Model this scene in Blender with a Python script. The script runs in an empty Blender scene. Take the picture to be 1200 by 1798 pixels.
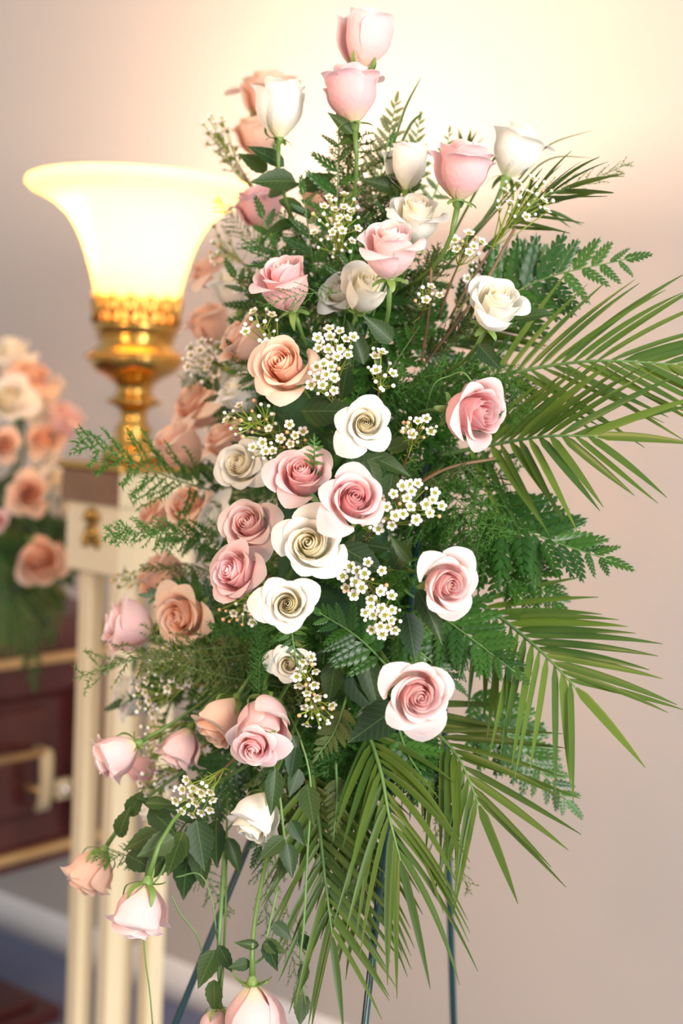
import bpy, math, random
from mathutils import Vector, Matrix, Quaternion
rnd = random.Random(7)
PI = math.pi
scene = bpy.context.scene
col = scene.collection

# ------------------------------------------------------------------ camera
W, H = 1200, 1798
LENS, SENSOR = 50.0, 36.0
F = H * LENS / SENSOR                      # focal length in pixels
CAM = Vector((0, 0, 1.35))
PITCH, ROLL = math.radians(4.0), math.radians(2.5)
FWD = Vector((0, math.cos(PITCH), -math.sin(PITCH)))
_r = Vector((1, 0, 0)); _u = Vector((0, math.sin(PITCH), math.cos(PITCH)))
RGT = _r * math.cos(ROLL) + _u * math.sin(ROLL)
UPV = -_r * math.sin(ROLL) + _u * math.cos(ROLL)
cam_data = bpy.data.cameras.new('camera')
cam = bpy.data.objects.new('camera', cam_data); col.objects.link(cam)
M = Matrix((( RGT.x, UPV.x, -FWD.x, CAM.x), (RGT.y, UPV.y, -FWD.y, CAM.y), (RGT.z, UPV.z, -FWD.z, CAM.z), (0, 0, 0, 1)))
cam.matrix_world = M
cam_data.sensor_fit = 'VERTICAL'; cam_data.sensor_height = SENSOR; cam_data.sensor_width = 24.0
cam_data.lens = LENS; cam_data.clip_start = 0.05
cam_data.dof.use_dof = True; cam_data.dof.focus_distance = 1.25; cam_data.dof.aperture_fstop = 3.1
scene.camera = cam

def at(px, py, d):
    return CAM + FWD * d + RGT * ((px - W / 2) / F * d) + UPV * ((H / 2 - py) / F * d)
def cdir(x, y, z):                          # direction given as right, up, toward the viewer
    return (RGT * x + UPV * y - FWD * z).normalized()
def hit_z(px, py, z):
    v = FWD + RGT * ((px - W / 2) / F) + UPV * ((H / 2 - py) / F)
    return CAM + v * ((z - CAM.z) / v.z)
def mpp(d): return d / F                    # metres per pixel at a depth

# ------------------------------------------------------------------ world and light
world = bpy.data.worlds.new('world'); scene.world = world; world.use_nodes = True
bg = world.node_tree.nodes['Background']
bg.inputs[0].default_value = (0.93, 0.94, 1.0, 1); bg.inputs[1].default_value = 0.40
def area(name, loc, target, sx, sy, power, color):
    l = bpy.data.lights.new(name, 'AREA'); l.shape = 'RECTANGLE'; l.size = sx; l.size_y = sy; l.energy = power; l.color = color
    o = bpy.data.objects.new(name, l); col.objects.link(o); o.location = loc
    o.rotation_euler = (Vector(target) - Vector(loc)).to_track_quat('-Z', 'Y').to_euler()
    return o
area('assumed_daylight', (1.7, -1.7, 1.9), (0.0, 1.3, 1.1), 1.6, 1.9, 125, (1.0, 0.97, 0.95))  # added unseen area light, assumed daylight from behind right; no window is built
BULB_POWER = 24
# added warm point light, unseen to the left, warming the roses' left sides
sl = bpy.data.lights.new('added_warm_light', 'POINT'); sl.energy = 38; sl.color = (1.0, 0.60, 0.29); sl.shadow_soft_size = 0.16
so = bpy.data.objects.new('added_warm_light', sl); col.objects.link(so); so.location = (-1.25, 0.45, 1.8)
scene.view_settings.view_transform = 'Standard'; scene.view_settings.look = 'None'
scene.view_settings.gamma = 1.0; scene.view_settings.use_curve_mapping = False
scene.view_settings.exposure = 0.82

# ------------------------------------------------------------------ materials
def nmat(name):
    m = bpy.data.materials.new(name); m.use_nodes = True
    nt = m.node_tree; b = nt.nodes['Principled BSDF']
    return m, nt, b
def simple(name, c, rough=0.5, metal=0.0, noise=0.12, nscale=30, bump=0.0, bscale=200, spec=0.5, transl=0.0, tcol=None):
    m, nt, b = nmat(name)
    b.inputs['Roughness'].default_value = rough; b.inputs['Metallic'].default_value = metal
    b.inputs['Specular IOR Level'].default_value = spec
    tc = nt.nodes.new('ShaderNodeTexCoord')
    n = nt.nodes.new('ShaderNodeTexNoise'); n.inputs['Scale'].default_value = nscale; n.inputs['Detail'].default_value = 3
    nt.links.new(tc.outputs['Object'], n.inputs['Vector'])
    r = nt.nodes.new('ShaderNodeMix'); r.data_type = 'RGBA'
    r.inputs[6].default_value = tuple(x * (1 - noise) for x in c) + (1,)
    r.inputs[7].default_value = tuple(min(1, x * (1 + noise)) for x in c) + (1,)
    nt.links.new(n.outputs['Fac'], r.inputs[0]); nt.links.new(r.outputs[2], b.inputs['Base Color'])
    if bump:
        n2 = nt.nodes.new('ShaderNodeTexNoise'); n2.inputs['Scale'].default_value = bscale; n2.inputs['Detail'].default_value = 4
        nt.links.new(tc.outputs['Object'], n2.inputs['Vector'])
        bp = nt.nodes.new('ShaderNodeBump'); bp.inputs['Strength'].default_value = bump; bp.inputs['Distance'].default_value = 0.002
        nt.links.new(n2.outputs['Fac'], bp.inputs['Height']); nt.links.new(bp.outputs['Normal'], b.inputs['Normal'])
    if transl:
        t = nt.nodes.new('ShaderNodeBsdfTranslucent'); t.inputs['Color'].default_value = tuple(tcol or c) + (1,)
        mx = nt.nodes.new('ShaderNodeMixShader'); mx.inputs[0].default_value = transl
        out = nt.nodes['Material Output']
        nt.links.new(b.outputs[0], mx.inputs[1]); nt.links.new(t.outputs[0], mx.inputs[2]); nt.links.new(mx.outputs[0], out.inputs[0])
    return m
def leafmat(name, a, b_, rough=0.4, transl=0.2, spec=0.5, tcol=(0.25, 0.45, 0.05), veins=False):
    """green varying from leaf to leaf and along each leaf"""
    m, nt, b = nmat(name)
    b.inputs['Roughness'].default_value = rough; b.inputs['Specular IOR Level'].default_value = spec
    oi = nt.nodes.new('ShaderNodeObjectInfo'); tc = nt.nodes.new('ShaderNodeTexCoord')
    n = nt.nodes.new('ShaderNodeTexNoise'); n.inputs['Scale'].default_value = 25
    nt.links.new(tc.outputs['Object'], n.inputs['Vector'])
    ad = nt.nodes.new('ShaderNodeMath'); ad.operation = 'ADD'
    ml = nt.nodes.new('ShaderNodeMath'); ml.operation = 'MULTIPLY'; ml.inputs[1].default_value = 0.7
    nt.links.new(oi.outputs['Random'], ml.inputs[0]); nt.links.new(ml.outputs[0], ad.inputs[0])
    sb = nt.nodes.new('ShaderNodeMath'); sb.operation = 'MULTIPLY'; sb.inputs[1].default_value = 0.3
    nt.links.new(n.outputs['Fac'], sb.inputs[0]); nt.links.new(sb.outputs[0], ad.inputs[1])
    r = nt.nodes.new('ShaderNodeMix'); r.data_type = 'RGBA'
    r.inputs[6].default_value = a + (1,); r.inputs[7].default_value = b_ + (1,)
    nt.links.new(ad.outputs[0], r.inputs[0]); cout = r.outputs[2]
    if veins:                                                  # midrib and side veins printed on the leaf
        sx = nt.nodes.new('ShaderNodeSeparateXYZ'); nt.links.new(tc.outputs['Object'], sx.inputs[0])
        def mth(op, x, y):
            q = nt.nodes.new('ShaderNodeMath'); q.operation = op
            for i_, v_ in ((0, x), (1, y)):
                if isinstance(v_, (int, float)): q.inputs[i_].default_value = v_
                elif v_ is not None: nt.links.new(v_, q.inputs[i_])
            return q.outputs[0]
        ay = mth('ABSOLUTE', sx.outputs[1], None)
        rib = mth('LESS_THAN', ay, 0.010)
        sv = mth('GREATER_THAN', mth('SINE', mth('MULTIPLY', mth('SUBTRACT', sx.outputs[0], mth('MULTIPLY', ay, 0.9)), 52.0), None), 0.90)
        vf = mth('MULTIPLY', mth('MAXIMUM', rib, mth('MULTIPLY', sv, 0.4)), 0.32)
        vm = nt.nodes.new('ShaderNodeMix'); vm.data_type = 'RGBA'; nt.links.new(vf, vm.inputs[0]); nt.links.new(cout, vm.inputs[6]); vm.inputs[7].default_value = (0.16, 0.24, 0.09, 1)
        cout = vm.outputs[2]
    nt.links.new(cout, b.inputs['Base Color'])
    t = nt.nodes.new('ShaderNodeBsdfTranslucent'); t.inputs['Color'].default_value = tcol + (1,)
    mx = nt.nodes.new('ShaderNodeMixShader'); mx.inputs[0].default_value = transl
    out = nt.nodes['Material Output']
    nt.links.new(b.outputs[0], mx.inputs[1]); nt.links.new(t.outputs[0], mx.inputs[2]); nt.links.new(mx.outputs[0], out.inputs[0])
    return m
def petalmat(name, inner, outer, edge, base, transl=0.42):
    """petal colour by botanical position: inner whorl, outer whorl, rim of the petal, claw at its base"""
    m, nt, b = nmat(name)
    b.inputs['Roughness'].default_value = 0.55; b.inputs['Specular IOR Level'].default_value = 0.25
    b.inputs['Sheen Weight'].default_value = 0.15
    at_ = nt.nodes.new('ShaderNodeAttribute'); at_.attribute_name = 'pet'
    sp = nt.nodes.new('ShaderNodeSeparateColor'); nt.links.new(at_.outputs['Color'], sp.inputs[0])
    def mix(fac, a, bb):
        x = nt.nodes.new('ShaderNodeMix'); x.data_type = 'RGBA'; nt.links.new(fac, x.inputs[0])
        for s, v in ((6, a), (7, bb)):
            if isinstance(v, tuple): x.inputs[s].default_value = v + (1,)
            else: nt.links.new(v, x.inputs[s])
        return x.outputs[2]
    def ramp(src, lo, hi):
        x = nt.nodes.new('ShaderNodeMapRange'); x.interpolation_type = 'SMOOTHSTEP'
        x.inputs[1].default_value = lo; x.inputs[2].default_value = hi; nt.links.new(src, x.inputs[0]); return x.outputs[0]
    c = mix(ramp(sp.outputs[1], 0.15, 0.8), inner, outer)
    c = mix(ramp(sp.outputs[0], 0.8, 1.0), c, edge)
    c = mix(ramp(sp.outputs[0], 0.3, 0.0), c, base)
    nt.links.new(c, b.inputs['Base Color'])
    tc = nt.nodes.new('ShaderNodeTexCoord'); wv = nt.nodes.new('ShaderNodeTexNoise')
    wv.inputs['Scale'].default_value = 14; wv.inputs['Detail'].default_value = 4
    nt.links.new(tc.outputs['Object'], wv.inputs['Vector'])
    bp = nt.nodes.new('ShaderNodeBump'); bp.inputs['Strength'].default_value = 0.10; bp.inputs['Distance'].default_value = 0.02
    nt.links.new(wv.outputs['Fac'], bp.inputs['Height']); nt.links.new(bp.outputs['Normal'], b.inputs['Normal'])
    t = nt.nodes.new('ShaderNodeBsdfTranslucent'); nt.links.new(c, t.inputs['Color'])
    mx = nt.nodes.new('ShaderNodeMixShader'); mx.inputs[0].default_value = transl
    out = nt.nodes['Material Output']
    nt.links.new(b.outputs[0], mx.inputs[1]); nt.links.new(t.outputs[0], mx.inputs[2]); nt.links.new(mx.outputs[0], out.inputs[0])
    return m
MAT = {
 'wall': simple('painted_wall', (0.51, 0.438, 0.378), 0.75, noise=0.015, nscale=3, bump=0.12, bscale=350, spec=0.2),
 'trim': simple('painted_trim', (0.80, 0.74, 0.68), 0.45, noise=0.02),
 'carpet': simple('blue_carpet', (0.16, 0.17, 0.25), 0.95, noise=0.35, nscale=160, bump=0.6, bscale=500, spec=0.05),
 'wood': simple('mahogany', (0.085, 0.022, 0.020), 0.22, noise=0.4, nscale=6),
 'brownwood': simple('gilded_brown_wood', (0.20, 0.095, 0.03), 0.35, noise=0.35, nscale=25),
 'cream': simple('cream_paint', (0.80, 0.68, 0.44), 0.35, noise=0.03),
 'gold': simple('polished_brass', (0.50, 0.29, 0.07), 0.25, 1.0, noise=0.12, nscale=40),
 'goldpaint': simple('brushed_gold_strip', (0.72, 0.48, 0.22), 0.35, 0.6, noise=0.08),
 'palehandle': simple('pale_brass_lug', (0.80, 0.68, 0.42), 0.4, 0.3, noise=0.05),
 'chrome': simple('bright_metal_stud', (0.9, 0.88, 0.85), 0.15, 1.0, noise=0.02),
 'easel': simple('dark_green_enamel_wire', (0.008, 0.040, 0.045), 0.3, noise=0.1, spec=0.5),
 'foam': simple('green_floral_foam', (0.02, 0.06, 0.02), 0.95, noise=0.3, nscale=200),
 'bulb': None, 'glass': None,
 'pink': petalmat('pink_petal', (0.92, 0.42, 0.43), (0.92, 0.60, 0.59), (0.93, 0.74, 0.71), (0.85, 0.74, 0.50)),
 'blush': petalmat('blush_petal', (0.93, 0.52, 0.49), (0.93, 0.68, 0.65), (0.92, 0.78, 0.73), (0.85, 0.76, 0.50)),
 'peach': petalmat('lamp_warmed_peach_petal', (0.94, 0.50, 0.30), (0.94, 0.66, 0.50), (0.94, 0.74, 0.58), (0.86, 0.72, 0.42)),  # pink-peach petals with warm lamp glow put into the colour
 'white': petalmat('ivory_petal', (0.96, 0.88, 0.58), (0.95, 0.92, 0.84), (0.95, 0.92, 0.84), (0.88, 0.87, 0.60)),
 'stem': simple('rose_stem', (0.10, 0.18, 0.035), 0.45, noise=0.25, nscale=60),
 'sepal': leafmat('sepal_green', (0.13, 0.24, 0.05), (0.26, 0.36, 0.09), 0.5, 0.2),
 'roseleaf': leafmat('rose_leaf_green', (0.006, 0.028, 0.010), (0.045, 0.072, 0.012), 0.45, 0.14, 0.25, (0.10, 0.28, 0.03), True),
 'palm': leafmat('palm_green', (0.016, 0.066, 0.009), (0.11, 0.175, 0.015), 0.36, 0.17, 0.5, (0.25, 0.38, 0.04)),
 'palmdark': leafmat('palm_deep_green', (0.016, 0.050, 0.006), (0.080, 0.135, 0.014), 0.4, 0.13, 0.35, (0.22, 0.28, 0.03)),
 'fern': leafmat('fern_green', (0.007, 0.040, 0.006), (0.045, 0.130, 0.013), 0.36, 0.12, 0.42, (0.08, 0.34, 0.03)),
 'plume': leafmat('plumosus_green', (0.030, 0.110, 0.022), (0.085, 0.20, 0.03), 0.5, 0.25, 0.2, (0.14, 0.38, 0.03)),
 'olive': leafmat('olive_needle_green', (0.06, 0.09, 0.022), (0.13, 0.16, 0.04), 0.55, 0.2, 0.3, (0.22, 0.28, 0.06)),
 'twig': simple('woody_twig', (0.17, 0.095, 0.045), 0.7, noise=0.3, nscale=90),
 'vine': simple('vine_stem', (0.12, 0.22, 0.06), 0.5, noise=0.2),
 'waxpetal': simple('waxflower_petal', (0.80, 0.70, 0.63), 0.45, noise=0.10, nscale=3, transl=0.12),
 'waxcup': simple('waxflower_cup', (0.26, 0.26, 0.02), 0.35, noise=0.25, nscale=6),
 'waxgreen': simple('waxflower_green', (0.28, 0.36, 0.05), 0.5, noise=0.2),
 'waxbud': simple('waxflower_bud', (0.90, 0.86, 0.78), 0.4, noise=0.05),
 'waxpinkbud': simple('waxflower_pink_bud', (0.80, 0.42, 0.22), 0.45, noise=0.2, nscale=5),
 'lilac': simple('lilac_petal', (0.45, 0.30, 0.58), 0.6, noise=0.15),
}
m, nt, b = nmat('lit_bulb')
b.inputs['Base Color'].default_value = (1, .9, .7, 1); b.inputs['Emission Color'].default_value = (1, 0.72, 0.36, 1); b.inputs['Emission Strength'].default_value = 30
MAT['bulb'] = m
m, nt, b = nmat('opal_glass')
b.inputs['Base Color'].default_value = (0.92, 0.86, 0.70, 1); b.inputs['Roughness'].default_value = 0.25
t = nt.nodes.new('ShaderNodeBsdfTranslucent'); t.inputs['Color'].default_value = (1.0, 0.74, 0.36, 1)
mx = nt.nodes.new('ShaderNodeMixShader'); mx.inputs[0].default_value = 0.46
nt.links.new(b.outputs[0], mx.inputs[1]); nt.links.new(t.outputs[0], mx.inputs[2]); nt.links.new(mx.outputs[0], nt.nodes['Material Output'].inputs[0])
MAT['glass'] = m

# ------------------------------------------------------------------ builders
class MB:
    def __init__(s): s.v = []; s.f = []; s.m = []
    def add(s, verts, faces, mi=0):
        o = len(s.v); s.v += [tuple(v) for v in verts]; s.f += [tuple(i + o for i in f) for f in faces]; s.m += [mi] * len(faces)
    def grid(s, rows, mi=0, closed=False):
        n = len(rows[0]); vs = [p for r in rows for p in r]; fs = []
        for j in range(len(rows) - 1):
            for i in range(n if closed else n - 1):
                k = (i + 1) % n
                fs.append((j * n + i, j * n + k, (j + 1) * n + k, (j + 1) * n + i))
        s.add(vs, fs, mi)
    def tube(s, pts, rads, sides=6, mi=0, cap=True):
        pts = [Vector(p) for p in pts]
        if not isinstance(rads, (list, tuple)): rads = [rads] * len(pts)
        rows = []; ref = None
        for i, p in enumerate(pts):
            t = (pts[min(i + 1, len(pts) - 1)] - pts[max(i - 1, 0)]).normalized()
            if ref is None:
                ref = t.cross(Vector((0, 0, 1)));
                if ref.length < 0.05: ref = t.cross(Vector((1, 0, 0)))
                ref.normalize()
            x = (ref - t * ref.dot(t)).normalized(); ref = x; y = t.cross(x)
            rows.append([p + (x * math.cos(a) + y * math.sin(a)) * rads[i] for a in [2 * PI * k / sides for k in range(sides)]])
        s.grid(rows, mi, True)
        if cap:
            o = len(s.v) - sides * len(pts)
            s.f.append(tuple(o + k for k in reversed(range(sides)))); s.m.append(mi)
            o = len(s.v) - sides
            s.f.append(tuple(o + k for k in range(sides))); s.m.append(mi)
    def lathe(s, prof, sides=32, mi=0, c=(0, 0, 0)):
        s.grid([[(c[0] + r * math.cos(2 * PI * k / sides), c[1] + r * math.sin(2 * PI * k / sides), c[2] + z) for k in range(sides)] for r, z in prof], mi, True)
    def box(s, lo, hi, mi=0, fr=None):
        vs = [Vector((x, y, z)) for x in (lo[0], hi[0]) for y in (lo[1], hi[1]) for z in (lo[2], hi[2])]
        if fr: vs = [fr @ v for v in vs]
        s.add(vs, [(0, 1, 3, 2), (4, 6, 7, 5), (0, 4, 5, 1), (2, 3, 7, 6), (0, 2, 6, 4), (1, 5, 7, 3)], mi)
    def mesh(s, name, mats=(), smooth=True):
        me = bpy.data.meshes.new(name); me.from_pydata(s.v, [], s.f)
        for mt in mats: me.materials.append(mt)
        me.polygons.foreach_set('material_index', s.m)
        if smooth: me.polygons.foreach_set('use_smooth', [True] * len(me.polygons))
        me.update(); return me

def obj(name, me, parent=None, mat=None, local=None):
    o = bpy.data.objects.new(name, me); col.objects.link(o)
    if parent: o.parent = parent
    if local is not None: o.matrix_local = local
    if mat is not None:
        if not me.materials: me.materials.append(mat)
        elif me.materials[0] != mat:
            o.material_slots[0].link = 'OBJECT'; o.material_slots[0].material = mat
    return o
def root(name, loc, label, cat, group=None, mat=None):
    o = bpy.data.objects.new(name, None); col.objects.link(o); o.empty_display_size = 0.02
    if mat is not None: o.matrix_world = mat
    else: o.matrix_world = Matrix.Translation(loc)
    return tag(o, label, cat, group)
def tag(o, label, cat=None, group=None, kind=None):
    o['label'] = label
    if cat: o['category'] = cat
    if group: o['group'] = group
    if kind: o['kind'] = kind
    return o
def frame(x, z, o=(0, 0, 0)):
    x = Vector(x).normalized(); z = Vector(z); z = (z - x * z.dot(x))
    if z.length < 1e-4: z = x.orthogonal()
    z.normalize(); y = z.cross(x)
    return Matrix(((x.x, y.x, z.x, o[0]), (x.y, y.y, z.y, o[1]), (x.z, y.z, z.z, o[2]), (0, 0, 0, 1)))
def bez(p0, p1, p2, p3, n):
    out = []
    for i in range(n + 1):
        t = i / n; u = 1 - t
        out.append(p0 * u**3 + p1 * 3 * u * u * t + p2 * 3 * u * t * t + p3 * t**3)
    return out
def through(pts, n):
    """smooth curve through the given points"""
    P = [pts[0] * 2 - pts[1]] + list(pts) + [pts[-1] * 2 - pts[-2]]
    out = []
    for i in range(1, len(P) - 2):
        a, b_, c, d = P[i - 1:i + 3]
        for k in range(n):
            t = k / n
            out.append(0.5 * ((2 * b_) + (c - a) * t + (2 * a - 5 * b_ + 4 * c - d) * t * t + (3 * b_ - a - 3 * c + d) * t**3))
    out.append(Vector(pts[-1])); return out
def bevel(o, w, n=2):
    md = o.modifiers.new('bevel', 'BEVEL'); md.width = w; md.segments = n; md.limit_method = 'ANGLE'
    return o
def flatshade(me):
    me.polygons.foreach_set('use_smooth', [False] * len(me.polygons)); return me

# ------------------------------------------------------------------ setting: wall, baseboard, floor
wa = hit_z(540, 1775, 0.09); wb = hit_z(0, 1566, 0.09)
wdir = Vector((wa.x - wb.x, wa.y - wb.y, 0)).normalized()            # along the wall, toward the right and the viewer
wnor = Vector((-wdir.y, wdir.x, 0))
if wnor.y > 0: wnor = -wnor                                          # faces the camera side
wo = Vector((wa.x, wa.y, 0))
WF = Matrix(((wdir.x, wnor.x, 0, wo.x), (wdir.y, wnor.y, 0, wo.y), (0, 0, 1, 0), (0, 0, 0, 1)))   # x along wall, y out of wall
mb = MB(); mb.box((-3.2, -0.12, 0), (2.6, 0, 2.9))
o = obj('wall_back', flatshade(mb.mesh('wall_back')), None, MAT['wall'], WF)
tag(o, 'plain beige painted wall behind the flowers', kind='structure')
mb = MB(); mb.grid([[(x, y, z) for x in (-3.2, 2.6)] for y, z in ((0.0, 0.0), (0.016, 0.0), (0.016, 0.058), (0.010, 0.070), (0.007, 0.086), (0.0, 0.09))])
o = obj('baseboard_back', mb.mesh('baseboard_back'), None, MAT['trim'], WF); tag(o, 'pale painted baseboard along the foot of the wall', kind='structure')
mb = MB(); mb.box((-3.2, -0.12, -0.05), (2.6, 4.0, 0))
o = obj('floor', flatshade(mb.mesh('floor')), None, MAT['carpet'], WF); tag(o, 'dark blue grey carpet under the casket', kind='structure')

# ------------------------------------------------------------------ pedestal
PD = 2.4
pc = at(229, 900, PD); pz = lambda y: at(229, y, PD).z
axl = Vector((-1, 1, 0)).normalized()
PF = Matrix.Translation((pc.x, pc.y, 0)) @ Matrix.Rotation(math.radians(45), 4, 'Z')
ped = root('lamp_pedestal', None, 'cream pedestal with slim square legs carrying the brass lamp', 'pedestal', mat=PF)
hb = 0.076
def pbox(name, lo, hi, mat, par=ped, bv=0.002):
    mb = MB(); mb.box(lo, hi); o = obj(name, flatshade(mb.mesh(name)), par, mat); bevel(o, bv); return o
ztop, zbrown0, zbrown1, zbox = pz(812), pz(826), pz(884), pz(1002)
capbox = pbox('capital_box', (-hb, -hb, zbox), (hb, hb, zbrown1), MAT['cream'])
fz = pbox('frieze_block', (-hb - .006, -hb - .006, zbrown1), (hb + .006, hb + .006, zbrown0), MAT['cream'])
mb = MB(); mb.box((-hb - .009, -hb - .004, zbrown1 + .002), (-hb - .005, hb + .004, zbrown0 - .001))
obj('frieze_panel', flatshade(mb.mesh('frieze_panel')), fz, MAT['brownwood'])['label'] = 'dark brown wood panel'
pbox('top_moulding', (-hb - .014, -hb - .014, zbrown0), (hb + .014, hb + .014, ztop), MAT['gold'], bv=.004)['label'] = 'gilded top moulding'
lg = 0.0165
for sx in (-1, 1):
    for sy in (-1, 1):
        cx, cy = sx * 0.043, sy * 0.043
        pbox('leg', (cx - lg, cy - lg, 0.0), (cx + lg, cy + lg, zbox), MAT['cream'], bv=.004)
# brass ornament on the left face
mb = MB(); oz = pz(926); fx = -hb - .002
def orn(y, z): return Vector((fx, y, oz + z))
ring = [orn(0.014 * math.cos(a), -0.008 + 0.016 * math.sin(a)) for a in [2 * PI * k / 14 for k in range(15)]]
mb.tube(ring, 0.0045, 6)
for k in range(9):
    a = PI * (0.1 + 0.8 * k / 8)
    p = orn(0.012 * math.cos(a), 0.012); q = orn(0.026 * math.cos(a), 0.012 + 0.024 * math.sin(a))
    mb.tube([p, (p + q) / 2 - Vector((.003, 0, 0)), q], [0.003, 0.004, 0.001], 5)
for s in (-1, 1):
    mb.tube([orn(s * .006, -.024), orn(s * .018, -.03), orn(s * .024, -.018), orn(s * .018, -.01)], [.003, .004, .004, .002], 5)
mb.lathe([(0, -.009), (.007, -.006), (.009, 0), (.007, .006), (0, .009)], 10, 0, (fx - .001, 0, oz - .008))
obj('ornament', mb.mesh('ornament'), capbox, MAT['gold'])['label'] = 'brass scroll ornament'

# ------------------------------------------------------------------ lamp
u = mpp(PD)
LB = Vector((pc.x, pc.y, ztop))
def lz(y): return at(240, y, PD).z - ztop
lamp = root('torchiere_lamp', LB, 'lit brass urn lamp with flared opal glass shade on the pedestal', 'lamp')
mb = MB()
prof = [(0, 808), (52, 811), (54, 800), (49, 793), (44, 786), (33, 776), (30, 762), (33, 755), (24, 742), (22, 728), (26, 718), (42, 710), (43, 703), (35, 697), (30, 688),
        (33, 676), (48, 664), (68, 654), (79, 642), (82, 630), (78, 620), (66, 612), (62, 602), (65, 592), (63, 586), (0, 586)]
mb.lathe([(r * u, lz(y)) for r, y in prof], 40)
urn = obj('urn_base', mb.mesh('urn_base'), lamp, MAT['gold'])
mb = MB()                                                     # beaded rings
for rr, y, nb, br in ((83, 630, 40, 4), (45, 706, 22, 3.4), (66, 596, 34, 3)):
    for k in range(nb):
        a = 2 * PI * k / nb
        mb.lathe([(0, -br * u), (br * u * .8, -br * u * .6), (br * u, 0), (br * u * .8, br * u * .6), (0, br * u)], 6, 0, (rr * u * math.cos(a), rr * u * math.sin(a), lz(y)))
obj('beading', mb.mesh('beading'), urn, MAT['gold'])
# pierced gallery: posts, arches and finials
mb = MB(); ng = 14; rg = 74 * u
mb.lathe([(64 * u, lz(590)), (73 * u, lz(586)), (74 * u, lz(572)), (72 * u, lz(568)), (66 * u, lz(572)), (64 * u, lz(590))], 40)
for k in range(ng):
    a = 2 * PI * (k + .5) / ng
    def gp(da, y, r=rg): return (r * math.cos(a + da), r * math.sin(a + da), lz(y))
    mb.tube([gp(0, 572), gp(0, 550), gp(0, 534), gp(0, 519, rg + 2 * u)], [5 * u, 3.6 * u, 6.5 * u, 1 * u], 6)
    w2 = PI / ng
    for s in (-1, 1):
        mb.tube([gp(0, 562), gp(s * w2 * .5, 552), gp(s * w2 * .85, 540), gp(s * w2 * .6, 528), gp(s * w2 * .25, 534)], [3 * u, 3.4 * u, 4.2 * u, 3.4 * u, 2 * u], 5)
    mb.tube([gp(w2, 572), gp(w2, 556), gp(w2, 542)], [4.5 * u, 3 * u, 3.6 * u], 5)
obj('pierced_gallery', mb.mesh('pierced_gallery'), lamp, MAT['gold'])
mb = MB()
sprof = [(52, 588), (62, 572), (69, 545), (73, 520), (79, 490), (87, 460), (97, 430), (108, 405), (124, 380), (146, 358), (170, 342), (188, 332), (195, 324), (194, 317), (188, 315)]
sprof = [(r, y + 14 * max(0, (r - 80) / 115)) for r, y in sprof]
inn = [(r - 5, y - 3) for r, y in reversed(sprof[:-2])]
mb.lathe([(r * u, lz(y)) for r, y in sprof + inn], 56)
obj('glass_shade', mb.mesh('glass_shade'), lamp, MAT['glass'])['label'] = 'glowing opal glass shade'
bz = lz(420)
mb = MB(); mb.lathe([(0, -.045), (.012, -.045), (.013, -.03), (.022, -.012), (.027, .005), (.022, .022), (.012, .03), (0, .033)], 16, 0, (0, 0, bz - .01))
mb.tube([(0, 0, lz(586)), (0, 0, bz - .05)], .012, 8)
obj('light_bulb', mb.mesh('light_bulb'), lamp, MAT['glass'])
pl = bpy.data.lights.new('bulb_light', 'POINT'); pl.energy = BULB_POWER; pl.color = (1.0, 0.78, 0.60); pl.shadow_soft_size = 0.03
po = bpy.data.objects.new('bulb_light', pl); col.objects.link(po); po.location = LB + Vector((0, 0, lz(346)))

# ------------------------------------------------------------------ casket
cd = Vector((0.62, 0.785, 0)).normalized(); cn = Vector((cd.y, -cd.x, 0))          # along the near side; out of the near side
ce = at(192, 1140, 3.05); ce.z = 0
CF = Matrix(((cd.x, -cn.x, 0, ce.x), (cd.y, -cn.y, 0, ce.y), (0, 0, 1, 0), (0, 0, 0, 1)))   # x along, y away from viewer; x=0 is the right end
def cz(px, py):
    """height on the near side plane where a pixel falls"""
    v = FWD + RGT * ((px - W / 2) / F) + UPV * ((H / 2 - py) / F)
    t = (ce - CAM).dot(cn) / v.dot(cn); return (CAM + v * t)
def cx_(px, py): return (cz(px, py) - ce).dot(cd)
ztop_c, zb_c = cz(20, 1162).z, cz(20, 1503).z
cas = root('casket', None, 'dark polished mahogany casket with gold mouldings behind the pedestal', 'casket', mat=CF)
L0 = -1.9
def extr(name, prof, mat, par, x0=L0, x1=0.0):
    mb = MB(); n = len(prof)
    mb.add([(x0, y, z) for y, z in prof] + [(x1, y, z) for y, z in prof],
           [(i, (i + 1) % n, n + (i + 1) % n, n + i) for i in range(n)] + [tuple(reversed(range(n))), tuple(range(n, 2 * n))])
    return obj(name, flatshade(mb.mesh(name)), par, mat)
hC = ztop_c - zb_c
body = extr('body', [(0.0, zb_c - .035), (-.012, zb_c - .03), (-.012, zb_c + .01), (0.004, zb_c + .02), (0.012, zb_c + .06), (0.012, ztop_c - .09), (-.002, ztop_c - .07), (-.004, ztop_c - .01),
       (-.012, ztop_c), (.58, ztop_c), (.58, zb_c - .035)], MAT['wood'], cas); bevel(body, .003)
lid = extr('lid', [(-.014, ztop_c), (-.016, ztop_c + .03), (-.004, ztop_c + .05), (.04, ztop_c + .075), (.14, ztop_c + .10), (.28, ztop_c + .108), (.42, ztop_c + .10), (.53, ztop_c + .075), (.585, ztop_c + .03), (.585, ztop_c)], MAT['wood'], cas)
extr('gold_moulding', [(-.022, ztop_c - .009), (-.024, ztop_c), (-.022, ztop_c + .009), (-.01, ztop_c + .011), (-.01, ztop_c - .011)], MAT['goldpaint'], cas, L0, 0.008)
extr('gold_moulding', [(-.02, zb_c - .009), (-.022, zb_c), (-.02, zb_c + .009), (-.01, zb_c + .011), (-.01, zb_c - .011)], MAT['goldpaint'], cas, L0, 0.008)
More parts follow.
